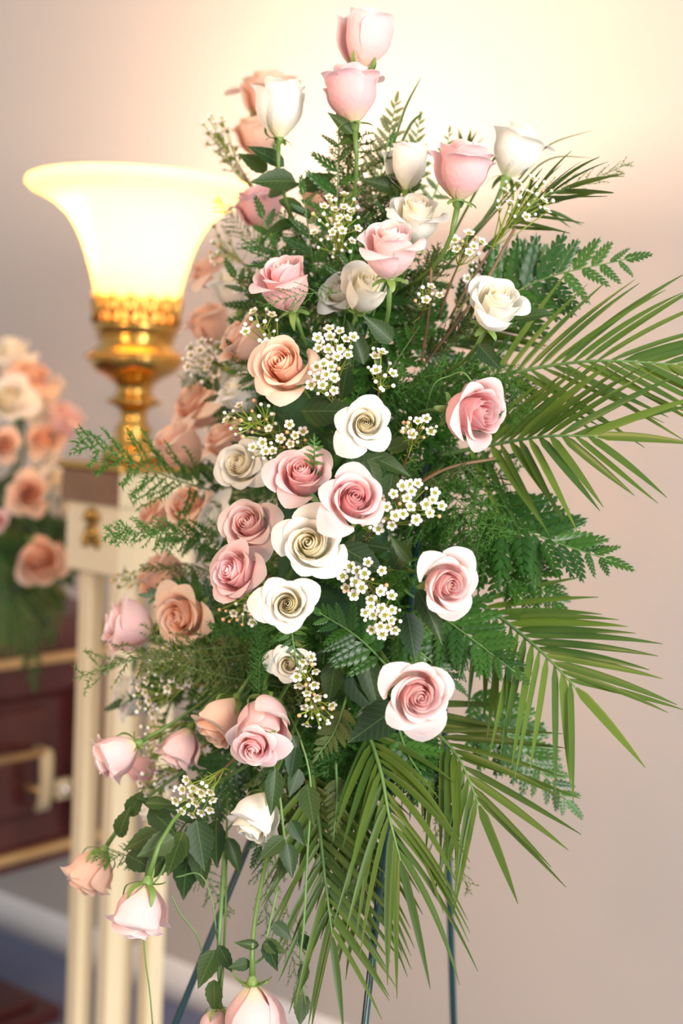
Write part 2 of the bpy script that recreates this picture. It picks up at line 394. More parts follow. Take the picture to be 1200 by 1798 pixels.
for x0, x1 in ((-1.2, -.62), (-.58, -.17)):
    p = extr('side_panel', [(.001, zb_c + .075), (-.006, zb_c + .085), (-.006, ztop_c - .115), (.001, ztop_c - .105), (.014, ztop_c - .105), (.014, zb_c + .075)], MAT['wood'], cas, x0, x1); bevel(p, .004)
p = extr('corner_post', [(-.014, zb_c + .012), (-.016, zb_c + .02), (-.016, ztop_c - .075), (-.012, ztop_c - .066), (.03, ztop_c - .066), (.03, zb_c + .012)], MAT['wood'], cas, -.10, .004)
# handle: bar, lug and stud
hx = cx_(52, 1360); hz0, hz1 = cz(52, 1418).z, cz(52, 1308).z
mb = MB(); mb.grid([[(hx + s * w_, y, z) for s in (-1, -.55, .55, 1)] for w_, y, z in ((.010, -.03, hz0), (.0155, -.046, hz0 + .004), (.015, -.052, hz0 + .03), (.014, -.056, (hz0 + hz1) / 2), (.015, -.055, hz1 - .02), (.016, -.05, hz1 - .004), (.010, -.02, hz1), (.010, -.005, hz1 - .02))])
lug = obj('handle_lug', mb.mesh('handle_lug'), cas, MAT['palehandle']); sm = lug.modifiers.new('thick', 'SOLIDIFY'); sm.thickness = .008
barz = cz(20, 1318).z
mb = MB(); mb.tube([(-1.5, -.05, barz), (hx - .01, -.05, barz)], .0085, 10); obj('handle_bar', mb.mesh('handle_bar'), cas, MAT['goldpaint'])
mb = MB(); mb.tube([(hx - .012, .0, cz(30, 1383).z), (hx - .012, -.05, cz(30, 1383).z)], .006, 8); obj('handle_pin', mb.mesh('handle_pin'), cas, MAT['goldpaint'])
sx_, sz_ = cx_(100, 1382), cz(100, 1382).z
mb = MB(); mb.box((sx_ - .02, -.024, sz_ - .021), (sx_ + .02, -.008, sz_ + .021)); pl_ = obj('stud_plate', flatshade(mb.mesh('stud_plate')), cas, MAT['palehandle']); bevel(pl_, .006)
fr = Matrix.Translation((sx_, -.024, sz_)) @ Matrix.Rotation(PI / 2, 4, 'X')
mb = MB(); mb.lathe([(.011, 0), (.011, .004), (.007, .009), (0, .011)], 16); me = mb.mesh('stud'); o = obj('stud', me, pl_, MAT['chrome'], fr)
# bier under the casket
bi = root('casket_bier', None, 'low dark wooden bier on the carpet under the casket', 'bier', mat=CF)
def bbox_(name, lo, hi, bv=.004):
    mb = MB(); mb.box(lo, hi); o = obj(name, flatshade(mb.mesh(name)), bi, MAT['wood']); bevel(o, bv); return o
bbox_('base_plinth', (-1.7, .06, 0), (-.05, .52, .035)); bbox_('base_step', (-1.66, .10, .035), (-.09, .48, .05))
for x in (-1.55, -.25):
    bbox_('upright', (x - .05, .16, .05), (x + .05, .42, zb_c - .07))
bbox_('top_rail', (-1.7, .12, zb_c - .07), (-.08, .46, zb_c - .035))

# ------------------------------------------------------------------ easel
apex = at(762, 688, 1.45)
eas = root('wire_easel', apex, 'dark green metal tripod easel holding the flower spray', 'easel')
for px, d in ((308, 1.42), (641, 1.27), (797, 1.68)):
    q = at(px, 1798, d); v = q - apex; foot = apex + v * (-apex.z / v.z)
    mb = MB(); mb.tube([Vector((0, 0, 0)), (foot - apex) * .5, foot - apex], 0.0034 if px != 797 else .0042, 10); obj('leg', mb.mesh('leg'), eas, MAT['easel'])
mb = MB(); mb.tube([at(500, 1195, 1.405) - apex, at(708, 1195, 1.37) - apex], .003, 8); obj('cross_wire', mb.mesh('cross_wire'), eas, MAT['easel'])
fm = root('floral_foam_cage', at(585, 900, 1.43), 'green foam block at the heart of the spray', 'floral foam')
mb = MB(); A = cdir(1, 0, 0); B = cdir(0, 1, 0); C = cdir(0, 0, 1)
vs = [A * sx * .055 + B * sy * .17 + C * sz * .03 for sx in (-1, 1) for sy in (-1, 1) for sz in (-1, 1)]
mb.add(vs, [(0, 1, 3, 2), (4, 6, 7, 5), (0, 4, 5, 1), (2, 3, 7, 6), (0, 2, 6, 4), (1, 5, 7, 3)]); o = obj('foam_block', flatshade(mb.mesh('foam_block')), fm, MAT['foam']); bevel(o, .012, 3)

# ------------------------------------------------------------------ roses
def lerp(a, b_, t): return a + (b_ - a) * t
def petal_mesh(phi, R, Hh, half, flare, recurve, pinch, spiral, close, t, rn, nu=9, nv=9, tilt=0.0):
    rows = []; cols_ = []
    wob = [rn.uniform(-1, 1) for _ in range(6)]
    for j in range(nv):
        v = j / (nv - 1); row = []
        for i in range(nu):
            uu = -1 + 2 * i / (nu - 1)
            w = half * (0.30 + 0.70 * math.sin(min(1, v * 1.35) * PI / 2))
            a = phi + uu * w
            ve = v * (1 - lerp(.17, .29, t) * abs(uu) ** 2.3)
            ve *= 1 + .03 * t * max(0.0, 1 - abs(uu) * 2.6)
            s = min(ve / 0.5, 1); top = max(0.0, (ve - 0.5) / 0.5)
            r = R * (0.12 + 0.88 * math.sin(s * PI / 2) ** 0.85)
            r *= 1 + flare * top ** 2 - close * top
            z = Hh * (ve ** 0.95) - recurve * Hh * top ** 3
            r += R * pinch * (uu * uu) * top ** 1.6
            z -= Hh * 0.45 * pinch * (uu * uu) * top ** 1.6
            r += R * recurve * 0.55 * top ** 3
            lip = max(0.0, (ve - .80) / .20) ** 2 * min(1, t * 1.6)
            r += R * .13 * lip; z -= Hh * .05 * lip
            r *= 1 + spiral * uu
            r += R * 0.05 * t * (wob[0] * math.sin(3 * uu + wob[1] * 3) * top + wob[2] * uu * top)
            z += Hh * 0.03 * t * wob[3] * math.sin(4.5 * uu + wob[4] * 3) * top
            row.append((r * math.cos(a), r * math.sin(a), z)); cols_.append((v, t, 0.5 + uu / 2, 1))
        rows.append(row)
    mb = MB(); mb.grid(rows); return mb, cols_
KINDS = {  # count, outer radius, heights inner/outer, flare, recurve, pinch, close inner
 'bud':  dict(n=16, R=.37, h=(.80, .84), flare=.12, rec=.12, pin=.24, close=.26),
 'cup':  dict(n=20, R=.37, h=(.76, .79), flare=.30, rec=.24, pin=.38, close=.24),
 'half': dict(n=24, R=.38, h=(.77, .73), flare=.40, rec=.34, pin=.48, close=.22),
 'open': dict(n=27, R=.38, h=(.76, .64), flare=.55, rec=.40, pin=.56, close=.20),
}
def rose_proto(kind, seed):
    rn = random.Random(seed); K = KINDS[kind]; N = K['n']; petals = []
    for k in range(N):
        t = k / (N - 1)
        phi = k * 2.39996 + rn.uniform(-.25, .25)
        R = 0.035 + (K['R'] - .035) * t ** .85 * rn.uniform(.97, 1.03)
        hh = lerp(K['h'][0], K['h'][1], t) + .05 * math.sin(PI * t)
        half = lerp(2.5, 0.84, min(1, t * 1.25) ** .6)
        e = t ** 2.2
        wild = rn.uniform(.7, 1.35)
        fl = lerp(-.02, K['flare'], e) * wild; rc = lerp(0, K['rec'], t ** 3) * wild
        pn = lerp(.0, K['pin'], e) * rn.uniform(.7, 1.3)
        mb, cc = petal_mesh(phi, R, hh * rn.uniform(.97, 1.02), half, fl, rc, pn, lerp(.26, .10, t), lerp(K['close'] + .1, 0.02, t ** .7), t, rn,
                            11 if t < .5 else 13, 10)
        petals.append((mb, cc, t))
    bins = [0.0] * 16
    for mb, _, _ in petals:
        for v in mb.v:
            k = int((math.atan2(v[1], v[0]) + PI) / (2 * PI) * 16) % 16; bins[k] = max(bins[k], math.hypot(v[0], v[1]))
    s = 0.5 / (sum(bins) / 16)
    out = []
    zs = [v[2] * s for mb, _, _ in petals for v in mb.v]
    for mb, cc, t in petals:
        mb.v = [(v[0] * s, v[1] * s, v[2] * s) for v in mb.v]
        me = mb.mesh('petal', [MAT['pink']])
        at_ = me.attributes.new('pet', 'FLOAT_COLOR', 'POINT'); at_.data.foreach_set('color', [x for c in cc for x in c])
        out.append(me)
    return dict(petals=out, zc=(min(zs) + max(zs)) / 2, h=max(zs) - min(zs), s=s)
PROTO = {k: [rose_proto(k, 11 * i + len(k)) for i in range(3)] for k in KINDS}
def leaf_mesh(name, mat, wid=.52, n=9, fold=.22, curl=.12, serr=.0, point=1.0):
    rows = []
    for j in range(n):
        s = j / (n - 1); w = wid * .5 * (math.sin(PI * s ** .72) ** .85) * (1 - .45 * s ** 2)
        if j in (0, n - 1): w = .004
        w *= 1 + (serr if j % 2 else -serr)
        zc = -curl * (s - .3) ** 2
        rows.append([(s, -w, zc + fold * w), (s, -w * .5, zc + fold * w * .35), (s, 0, zc), (s, w * .5, zc + fold * w * .35), (s, w, zc + fold * w)])
    mb = MB(); mb.grid(rows); return mb.mesh(name, [mat])
LEAF = [leaf_mesh('leaf', MAT['roseleaf'], .56, 13, .25, .12, .05), leaf_mesh('leaf', MAT['roseleaf'], .44, 11, .35, .22, .03), leaf_mesh('leaf', MAT['roseleaf'], .62, 13, .12, .05, .05)]
SEP = [leaf_mesh('sepal', MAT['sepal'], .26, 8, .5, .0, 0), ]
def sepal_mesh(curl):
    rows = []
    for j in range(8):
        s = j / 7; w = .058 * (1 - s) ** .6 * (1.1 if j else .7) + .002
        a = curl * s
        r = .05 + .36 * (math.sin(a) / curl if abs(curl) > .01 else s) * (1 if curl > 0 else 1); 
        # leaves the calyx sideways, then bends along the head (curl<0) or back to the stem (curl>0)
        r = .06 + .20 * math.sin(s * 1.6); z = (.015 + .30 * s ** 1.5) if curl < 0 else (.02 - .22 * s ** 1.6 * curl)
        if curl < 0: r = .07 + .24 * math.sin(min(1, s * 1.5) * PI / 2)
        rows.append([(r, -w, z - .012), (r, 0, z), (r, w, z - .012)])
    mb = MB(); mb.grid(rows); return mb.mesh('sepal', [MAT['sepal']])
SEPALS = [sepal_mesh(-1), sepal_mesh(.35), sepal_mesh(1.0)]
mb = MB(); mb.lathe([(.018, -.14), (.028, -.10), (.062, -.07), (.075, -.03), (.085, .0), (.085, .03), (0, .05)], 10); CALYX = mb.mesh('calyx', [MAT['sepal']])
ROSES = {}
def rose(key, label, px, py, w, d, kind, ax, colr, group='roses in the easel spray', leaves=(), stem=True, sep=None, target=None, name='rose'):
    rn = random.Random(key * 31 + 5)
    P = PROTO[kind][key % 3]
    s = w * mpp(d) * (1.12 if kind in ('bud', 'cup') else 1.1); axis = cdir(*ax)
    rot = axis.to_track_quat('Z', 'Y').to_matrix().to_4x4() @ Matrix.Rotation(rn.uniform(0, 2 * PI), 4, 'Z')
    c = at(px, py, d); base = c - axis * (P['zc'] * s)
    Mx = Matrix.Translation(base) @ rot @ Matrix.Diagonal((s, s, s, 1))
    R_ = root(name, None, label, 'rose', group, Mx); inv = Mx.inverted()
    for me in P['petals']: obj('petal', me, R_, MAT[colr])
    obj('calyx', CALYX, R_)
    style = sep if sep is not None else rn.choice((0, 0, 1, 2))
    for k in range(5):
        obj('sepal', SEPALS[style if rn.random() < .7 else rn.randrange(3)], R_, None, Matrix.Rotation(2 * PI * k / 5 + rn.uniform(-.15, .15), 4, 'Z'))
    if stem:
        tg = target or at(585 + (px - 585) * .30, 900 + (py - 900) * .58, 1.45)
        b0 = base - axis * s * .10
        dist = (tg - b0).length
        pts = bez(b0, b0 - axis * dist * .35, tg + (b0 - tg) * .35, tg, 8)
        mb = MB(); mb.tube([inv @ p for p in pts], [.042, .032, .028, .028, .028, .028, .028, .028, .028], 7); obj('stem', mb.mesh('stem'), R_, MAT['stem'])
    for (lx, ly, ld, ll, ang, tl) in leaves: put_leaf(R_, lx, ly, ld, ll, ang, tl, inv, rn)
    ROSES[key] = R_
    return R_
def put_leaf(R_, lx, ly, ld, ll, ang, tl, inv, rn, meshes=LEAF, mat=None):
    """leaf with its stalk end at a point, length ll px, heading ang degrees in the picture (0 right, 90 up), tl = lean toward the viewer"""
    p = at(lx, ly, ld); a = math.radians(ang)
    x = cdir(math.cos(a), math.sin(a), tl); nz = cdir(rn.uniform(-.5, .5), .35 + rn.uniform(-.3, .3), 1)
    L = ll * mpp(ld)
    m_ = frame(x, nz, p) @ Matrix.Diagonal((L, L, L, 1))
    return obj('leaf', rn.choice(meshes), R_, mat, inv @ m_)

RL = [
 # key, label, x, y, width, depth, kind, axis, colour, kwargs
 (1, 'blush pink rose at the very top of the spray', 636, 72, 96, 1.33, 'bud', (.12, 1, .12), 'blush', dict(sep=0)),
 (2, 'plump pink rose just below the topmost rose', 616, 166, 112, 1.31, 'cup', (-.12, 1, .05), 'pink', dict(sep=1, leaves=((620, 235, 1.31, 58, 140, .2), (632, 232, 1.32, 48, 215, .3)))),
 (3, 'blurred peach rose behind the white bud at upper left', 472, 172, 100, 1.62, 'cup', (-.1, 1, .2), 'peach', {}),
 (4, 'white rosebud at upper left in front of a peach rose', 494, 192, 92, 1.36, 'bud', (.08, 1, .08), 'white', dict(sep=1, leaves=((520, 318, 1.37, 84, 185, .4), (500, 292, 1.38, 75, 150, .1)))),
 (5, 'blurred peach rose below the white bud at upper left', 448, 240, 72, 1.62, 'cup', (-.2, .9, .3), 'peach', {}),
 (6, 'small white rosebud left of the large pink top right rose', 716, 292, 78, 1.34, 'bud', (.03, 1, .12), 'white', dict(sep=0, leaves=((705, 335, 1.35, 75, 165, .2),))),
 (7, 'large pink rose with flared rim at upper right', 812, 300, 122, 1.27, 'cup', (.12, 1, .2), 'pink', dict(sep=1)),
 (8, 'white rose farthest up on the right edge', 905, 266, 104, 1.40, 'cup', (.30, .9, .15), 'white', {}),
 (9, 'white rose partly hidden behind the peach cup rose', 730, 388, 98, 1.32, 'cup', (.1, .75, .6), 'white', {}),
 (10, 'pale peach cup shaped rose on a tall thick stem', 684, 444, 116, 1.22, 'cup', (-.03, .82, .55), 'blush', dict(sep=1, leaves=((690, 600, 1.25, 70, 140, .3),))),
 (11, 'closed white rosebud below the peach cup rose', 640, 514, 78, 1.29, 'bud', (.25, .6, .75), 'white', {}),
 (12, 'white rose with spread petals left of the closed bud', 598, 518, 84, 1.33, 'half', (-.35, .35, .6), 'white', {}),
 (13, 'blurred pink rose beside the right rim of the lamp shade', 456, 366, 84, 1.50, 'cup', (-.35, .9, .15), 'pink', dict(leaves=((470, 345, 1.45, 70, 20, .3),))),
 (14, 'pink rose tilted left with a feathery sprig across it', 502, 503, 106, 1.30, 'cup', (-.28, .8, .55), 'pink', dict(sep=2)),
 (15, 'blurred peach rose touching the bright lamp glass', 372, 480, 76, 1.66, 'half', (-.5, .7, .3), 'peach', {}),
 (16, 'blurred cream rose left of the tilted pink rose', 416, 508, 84, 1.58, 'cup', (-.2, .9, .3), 'white', {}),
 (17, 'blurred cream rose tucked behind the tilted pink rose', 456, 512, 74, 1.52, 'cup', (-.2, .8, .4), 'white', {}),
 (18, 'blurred peach rose right of the pierced brass gallery', 370, 572, 78, 1.66, 'cup', (-.4, .9, .1), 'peach', {}),
 (19, 'soft peach rose lying on its side above waxflower buds', 434, 604, 88, 1.44, 'cup', (-.75, .5, .3), 'peach', {}),
 (20, 'open apricot rose left of the large upper waxflower cluster', 502, 648, 120, 1.26, 'half', (-.30, .30, .85), 'peach', dict(leaves=((560, 735, 1.29, 100, -5, .1),))),
 (21, 'open white rose facing the camera at the middle of spray', 642, 745, 100, 1.22, 'open', (.02, .08, 1), 'white', dict(leaves=((610, 800, 1.28, 70, -45, .1), (640, 805, 1.28, 80, -70, .1)))),
 (22, 'white rose with cream heart on the right side', 868, 541, 104, 1.25, 'cup', (.22, .62, .75), 'white', dict(sep=1, leaves=((840, 605, 1.28, 62, -50, .3), (905, 560, 1.3, 70, 10, .2)))),
 (23, 'pink rose turned right beside the long palm fronds', 826, 724, 112, 1.26, 'cup', (.62, -.12, .75), 'pink', dict(sep=1)),
 (24, 'cream rose above the left waxflower branch', 426, 692, 84, 1.46, 'half', (-.4, .75, .3), 'white', {}),
 (25, 'large blurred peach rose at the left edge under the urn', 352, 716, 98, 1.64, 'half', (-.6, .5, .4), 'peach', {}),
 (26, 'blurred soft peach rose above the left feathery sprig', 318, 787, 88, 1.58, 'cup', (-.5, .6, .2), 'peach', {}),
 (27, 'blurred peach rose behind the small cream rose', 396, 774, 76, 1.52, 'half', (-.5, .6, .3), 'peach', {}),
 (28, 'cream rose facing left beside the waxflower branch tip', 426, 818, 94, 1.36, 'half', (-.35, .15, .85), 'white', {}),
 (29, 'dusty peach pink rose left of the round pink spiral rose', 530, 840, 114, 1.25, 'half', (-.05, .5, .8), 'pink', {}),
 (30, 'round pink rose with tight spiral beside white waxflowers', 620, 880, 116, 1.19, 'half', (.16, .26, .95), 'pink', dict(leaves=((690, 905, 1.26, 60, 40, .1),))),
 (31, 'orange peach rose on the left edge in half blur', 335, 893, 84, 1.50, 'half', (-.4, .5, .6), 'peach', {}),
 (32, 'blurred peach rose leftmost beside the cream pedestal box', 274, 906, 68, 1.62, 'half', (-.6, .4, .3), 'peach', {}),
 (33, 'cream rose wedged behind the left pink rose pair', 384, 920, 84, 1.46, 'half', (-.6, .2, .4), 'white', {}),
 (34, 'pink rose above the folded pink rose left of centre', 440, 926, 106, 1.31, 'half', (-.25, .35, .85), 'blush', {}),
 (35, 'large cream white rose with a drooping outer petal', 546, 958, 122, 1.21, 'half', (-.12, .18, .95), 'white', dict(leaves=((610, 985, 1.27, 75, -60, .1), (600, 960, 1.28, 90, -30, .1)))),
 (36, 'folded deep pink rose touching the lower white rose', 421, 1010, 114, 1.28, 'half', (-.55, .25, .7), 'pink', {}),
 (37, 'round white rose below the large cream rose', 507, 1061, 102, 1.21, 'open', (-.05, .1, 1), 'white', {}),
 (38, 'pink rose facing right beside the glossy fern', 780, 1023, 116, 1.22, 'half', (.34, -.10, .9), 'blush', dict(sep=1, leaves=((735, 1035, 1.27, 105, -65, .2), (722, 985, 1.27, 60, 130, .2)))),
 (39, 'largest blush pink rose at lower right of the spray', 730, 1216, 132, 1.19, 'half', (.20, -.12, .95), 'blush', dict(sep=1, leaves=((700, 1240, 1.27, 110, 215, .1),))),
 (40, 'small white rose half covered by a fern tip', 508, 1166, 68, 1.30, 'open', (-.1, .1, 1), 'white', {}),
 (41, 'blurred peach rose under the cream pedestal box', 288, 1016, 84, 1.56, 'cup', (-.5, .3, .1), 'peach', {}),
 (42, 'peach rose with pointed petals left of the folded pink rose', 326, 1082, 98, 1.43, 'half', (-.4, -.1, .75), 'peach', {}),
 (43, 'pale pink rose pointing left across the pedestal leg', 228, 1101, 94, 1.46, 'cup', (-.95, .15, .2), 'blush', {}),
 (44, 'blurred cream rose behind the thin fern at left', 238, 1222, 76, 1.58, 'cup', (-.6, .1, .2), 'white', {}),
 (45, 'pale pink rose nodding left in front of pedestal legs', 204, 1325, 92, 1.36, 'cup', (-.82, -.42, .2), 'blush', dict(sep=1)),
 (46, 'peach pink rose drooping beside the paired pink roses', 318, 1312, 86, 1.38, 'cup', (-.45, -.85, .15), 'blush', {}),
 (47, 'dusky peach rose drooping left of the pink pair', 392, 1264, 96, 1.34, 'cup', (-.45, -.75, .35), 'peach', {}),
 (48, 'smooth pale pink rose above the ruffled hanging pink rose', 466, 1266, 100, 1.29, 'bud', (.05, -.5, .65), 'blush', {}),
 (49, 'ruffled pink rose facing down at centre left', 450, 1308, 88, 1.25, 'open', (-.2, -.35, .85), 'pink', {}),
 (50, 'drooping white rose under the pink pair', 454, 1432, 94, 1.28, 'cup', (-.35, -.80, .45), 'white', dict(sep=0)),
 (51, 'peach rose hanging at the far lower left', 162, 1530, 92, 1.38, 'cup', (-.45, -.80, .15), 'peach', dict(sep=0)),
 (52, 'large pale rose hanging upside down on a long stem', 247, 1598, 112, 1.25, 'cup', (-.22, -.97, .12), 'blush', dict(sep=1)),
 (53, 'pale pink rose hanging at the bottom edge', 446, 1786, 124, 1.25, 'cup', (.05, -1, .1), 'blush', dict(sep=1, target=at(492, 1400, 1.36))),
 (54, 'smaller rose cut off at the bottom beside the hanging rose', 382, 1800, 72, 1.28, 'cup', (-.1, -1, .1), 'blush', dict(sep=0, target=at(400, 1400, 1.40))),
 (55, 'blurred peach rose behind upper waxflowers', 562, 350, 66, 1.55, 'cup', (-.1, .9, .2), 'peach', {}),
 (56, 'blurred pale pink rose behind upper waxflowers', 622, 358, 74, 1.55, 'cup', (.1, .9, .2), 'blush', {}),
 (57, 'small blurred pink rose beside the nodding left rose', 250, 1350, 56, 1.52, 'cup', (-.5, -.5, .2), 'pink', {}),
 (58, 'tiny blurred white rose above the lower left leaves', 272, 1418, 54, 1.50, 'cup', (-.2, -.8, .2), 'white', {}),
]
for key, lab, px, py, w, d, kind, ax, cl, kw in RL: rose(key, lab, px, py, w * (1.12 if d > 1.40 else 1), d, kind, ax, cl, **kw)

# roses lying on the casket; peach ones hold the lamp's warmth in their colour
cg = 'blurred roses on the casket'
for key, lab, px, py, w, d, kind, ax, cl in [
 (71, 'topmost cream rose on the casket', 22, 628, 92, 2.76, 'half', (0, .9, .4), 'white'),
 (72, 'yellowish cream rose near the top of the casket flowers', 52, 668, 84, 2.72, 'half', (.3, .7, .5), 'peach'),
 (73, 'bright cream rose at the left edge of the picture', 16, 705, 92, 2.66, 'half', (-.1, .3, .9), 'white'),
 (74, 'pale blush rose at the right of the casket flowers', 112, 742, 72, 2.70, 'cup', (.5, .8, .2), 'blush'),
 (75, 'peach rose beside the pale blush casket rose', 78, 776, 70, 2.68, 'half', (.1, .5, .8), 'peach'),
 (76, 'coral rose cut by the left edge on the casket', 8, 782, 62, 2.62, 'half', (.1, .1, 1), 'peach'),
 (77, 'coral pink rose in the middle of the casket flowers', 52, 868, 76, 2.60, 'half', (.1, .1, 1), 'peach'),
 (78, 'cream rose against the brown pedestal panel', 96, 846, 60, 2.66, 'half', (.5, .4, .6), 'white'),
 (79, 'peach pink bud lowest on the casket', 69, 977, 80, 2.56, 'bud', (.2, -.35, .8), 'peach'),
 (80, 'white rose right of the coral casket rose', 106, 892, 52, 2.68, 'cup', (.6, .2, .5), 'white'),
 (81, 'cream rose under the topmost casket rose', 62, 718, 70, 2.72, 'half', (.3, .5, .7), 'white'),
 (82, 'small peach rose cut by the left edge above greenery', -4, 915, 40, 2.60, 'half', (.1, .1, 1), 'pink')]:
    rose(key, lab, px, py, w, d, kind, ax, cl, cg, target=at(20, 900, 2.95))

# ------------------------------------------------------------------ palm fronds
def blade(p0, d0, L, wid, nrm, sag, bend, n=9, fold=.35):
    """one leaflet: starts at p0 heading d0, sags with gravity, folded along its rib"""
    rows = []; pts = []
    side0 = nrm.cross(d0).normalized()
    for j in range(n):
        s = j / (n - 1)
        pts.append(p0 + d0 * (L * s) + Vector((0, 0, -1)) * (sag * L * s * s) + side0 * (bend * L * s * s))
    for j in range(n):
        s = j / (n - 1); t = (pts[min(j + 1, n - 1)] - pts[max(j - 1, 0)]).normalized()
        sd = nrm.cross(t).normalized(); nn = t.cross(sd)
        w = wid * .5 * (min(1, (s / .16 + .25)) * (1 - max(0, (s - .35) / .65) ** 1.7)) + .00025
        rows.append([pts[j] - sd * w + nn * w * fold, pts[j], pts[j] + sd * w + nn * w * fold])
    mb = MB(); mb.grid(rows); return mb
def palm(label, pts, n, Lpx, angs, wid=13, sag=.12, nrm=(0, .2, 1), mat='palm', t0=.12, seed=0, group='palm fronds of the spray', droop=(0., 0.), name='palm_frond', jit=6, end=.55, lens=(1., 1.)):
    """pts: (x, y, depth) along the rib. Lpx longest leaflet; angs = (left base, left tip, right base, right tip) degrees from the rib"""
    rn = random.Random(seed + 100)
    P = [at(*p) for p in pts]; path = through(P, 10)
    cum = [0]
    for a, b_ in zip(path, path[1:]): cum.append(cum[-1] + (b_ - a).length)
    tot = cum[-1]
    def pos(t):
        x = t * tot
        for i in range(len(path) - 1):
            if cum[i + 1] >= x or i == len(path) - 2:
                f = (x - cum[i]) / max(1e-9, cum[i + 1] - cum[i]); return path[i].lerp(path[i + 1], f), (path[i + 1] - path[i]).normalized()
    base = path[0]; R_ = root(name, base, label, 'palm frond', group)
    mb = MB(); mb.tube([p - base for p in path], [lerp(.0024, .0008, i / (len(path) - 1)) for i in range(len(path))], 6)
    obj('rachis', mb.mesh('rachis'), R_, MAT['vine'])
    N = cdir(*nrm); dm = sum(p[2] for p in pts) / len(pts); px = mpp(dm)
    for side in (1, -1):
        for k in range(n):
            t = t0 + (1 - t0) * (k + (.25 if side < 0 else 0)) / n
            p, T = pos(min(t, 1)); S = N.cross(T).normalized() * side
            a = math.radians((lerp(angs[0], angs[1], t) if side > 0 else lerp(angs[2], angs[3], t)) + rn.uniform(-jit, jit))
            d = (T * math.cos(a) + S * math.sin(a) + N * rn.uniform(-.12, .12)).normalized()
            L = Lpx * px * (lerp(.75, 1, min(1, t * 2.2)) * lerp(1, end, max(0, (t - .5) / .5) ** 1.5)) * rn.uniform(.9, 1.08) * (lens[0] if side > 0 else lens[1])
            nn = (N + S * rn.uniform(-.35, .35) + cdir(0, 1, 0) * rn.uniform(-.2, .3)).normalized()
            mb = blade(p - base, d, L, wid * px * rn.uniform(.6, .95), nn, sag * rn.uniform(.6, 1.4), (droop[0] if side > 0 else droop[1]) * rn.uniform(.5, 1.5))
            obj('leaflet', mb.mesh('leaflet'), R_, MAT[mat])
    p, T = pos(1.0); mb = blade(p - base, T, Lpx * px * end * .9, wid * px, N, sag, 0); obj('leaflet', mb.mesh('leaflet'), R_, MAT[mat])
    return R_
palm('upper right palm frond with long leaflets reaching past the frame', [(790, 690, 1.40), (900, 655, 1.36), (1040, 634, 1.31), (1190, 640, 1.28)], 15, 262, (50, 22, 46, 20), 12, .05, seed=1, t0=.22, end=.6, droop=(-.06, .05))
palm('middle right palm frond spreading just below the upper one', [(770, 800, 1.40), (870, 780, 1.35), (960, 766, 1.30), (1050, 766, 1.27)], 12, 225, (42, 20, 70, 30), 15, .07, seed=2, t0=.2, end=.85, lens=(1.15, .86), droop=(0, .05))
palm('right palm frond fanning out below the glossy fern', [(800, 1035, 1.40), (880, 1085, 1.36), (955, 1148, 1.31), (1012, 1208, 1.28)], 13, 235, (44, 30, 58, 36), 15, .05, seed=3, t0=.16, end=.85, droop=(-.02, 0))
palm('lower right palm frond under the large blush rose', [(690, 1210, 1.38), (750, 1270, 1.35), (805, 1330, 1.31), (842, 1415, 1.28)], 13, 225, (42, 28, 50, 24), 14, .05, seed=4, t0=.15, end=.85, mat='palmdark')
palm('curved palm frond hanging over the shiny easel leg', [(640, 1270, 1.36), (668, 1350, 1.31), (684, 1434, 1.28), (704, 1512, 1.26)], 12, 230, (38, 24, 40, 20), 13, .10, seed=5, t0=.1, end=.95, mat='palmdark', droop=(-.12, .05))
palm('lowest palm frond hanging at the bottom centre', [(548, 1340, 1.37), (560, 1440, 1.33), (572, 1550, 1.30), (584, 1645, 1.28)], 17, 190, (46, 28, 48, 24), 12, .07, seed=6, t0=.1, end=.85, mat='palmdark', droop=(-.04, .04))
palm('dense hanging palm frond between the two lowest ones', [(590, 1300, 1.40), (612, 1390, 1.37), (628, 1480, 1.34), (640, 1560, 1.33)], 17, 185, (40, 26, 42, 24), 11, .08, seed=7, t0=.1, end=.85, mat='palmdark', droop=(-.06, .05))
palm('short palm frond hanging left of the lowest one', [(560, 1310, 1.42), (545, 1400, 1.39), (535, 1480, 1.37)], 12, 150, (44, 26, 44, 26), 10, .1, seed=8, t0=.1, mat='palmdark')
palm('thin leaved palm tip at upper right above the waxflower', [(850, 440, 1.40), (905, 385, 1.36), (958, 345, 1.33), (1000, 330, 1.31)], 8, 135, (30, 8, 42, 20), 7, .06, seed=9, t0=.3, end=.9, jit=9, mat='palmdark', droop=(-.12, .06))
palm('narrow palm tip standing behind the white upper right rose', [(800, 330, 1.48), (815, 290, 1.47), (822, 255, 1.46)], 4, 60, (40, 20, 40, 20), 6, .05, seed=10, t0=.3, mat='palmdark')
palm('palm leaves behind the upper right fern', [(760, 620, 1.46), (820, 590, 1.46), (890, 565, 1.45)], 9, 130, (42, 24, 42, 24), 10, .05, seed=11, t0=.2, mat='palmdark')
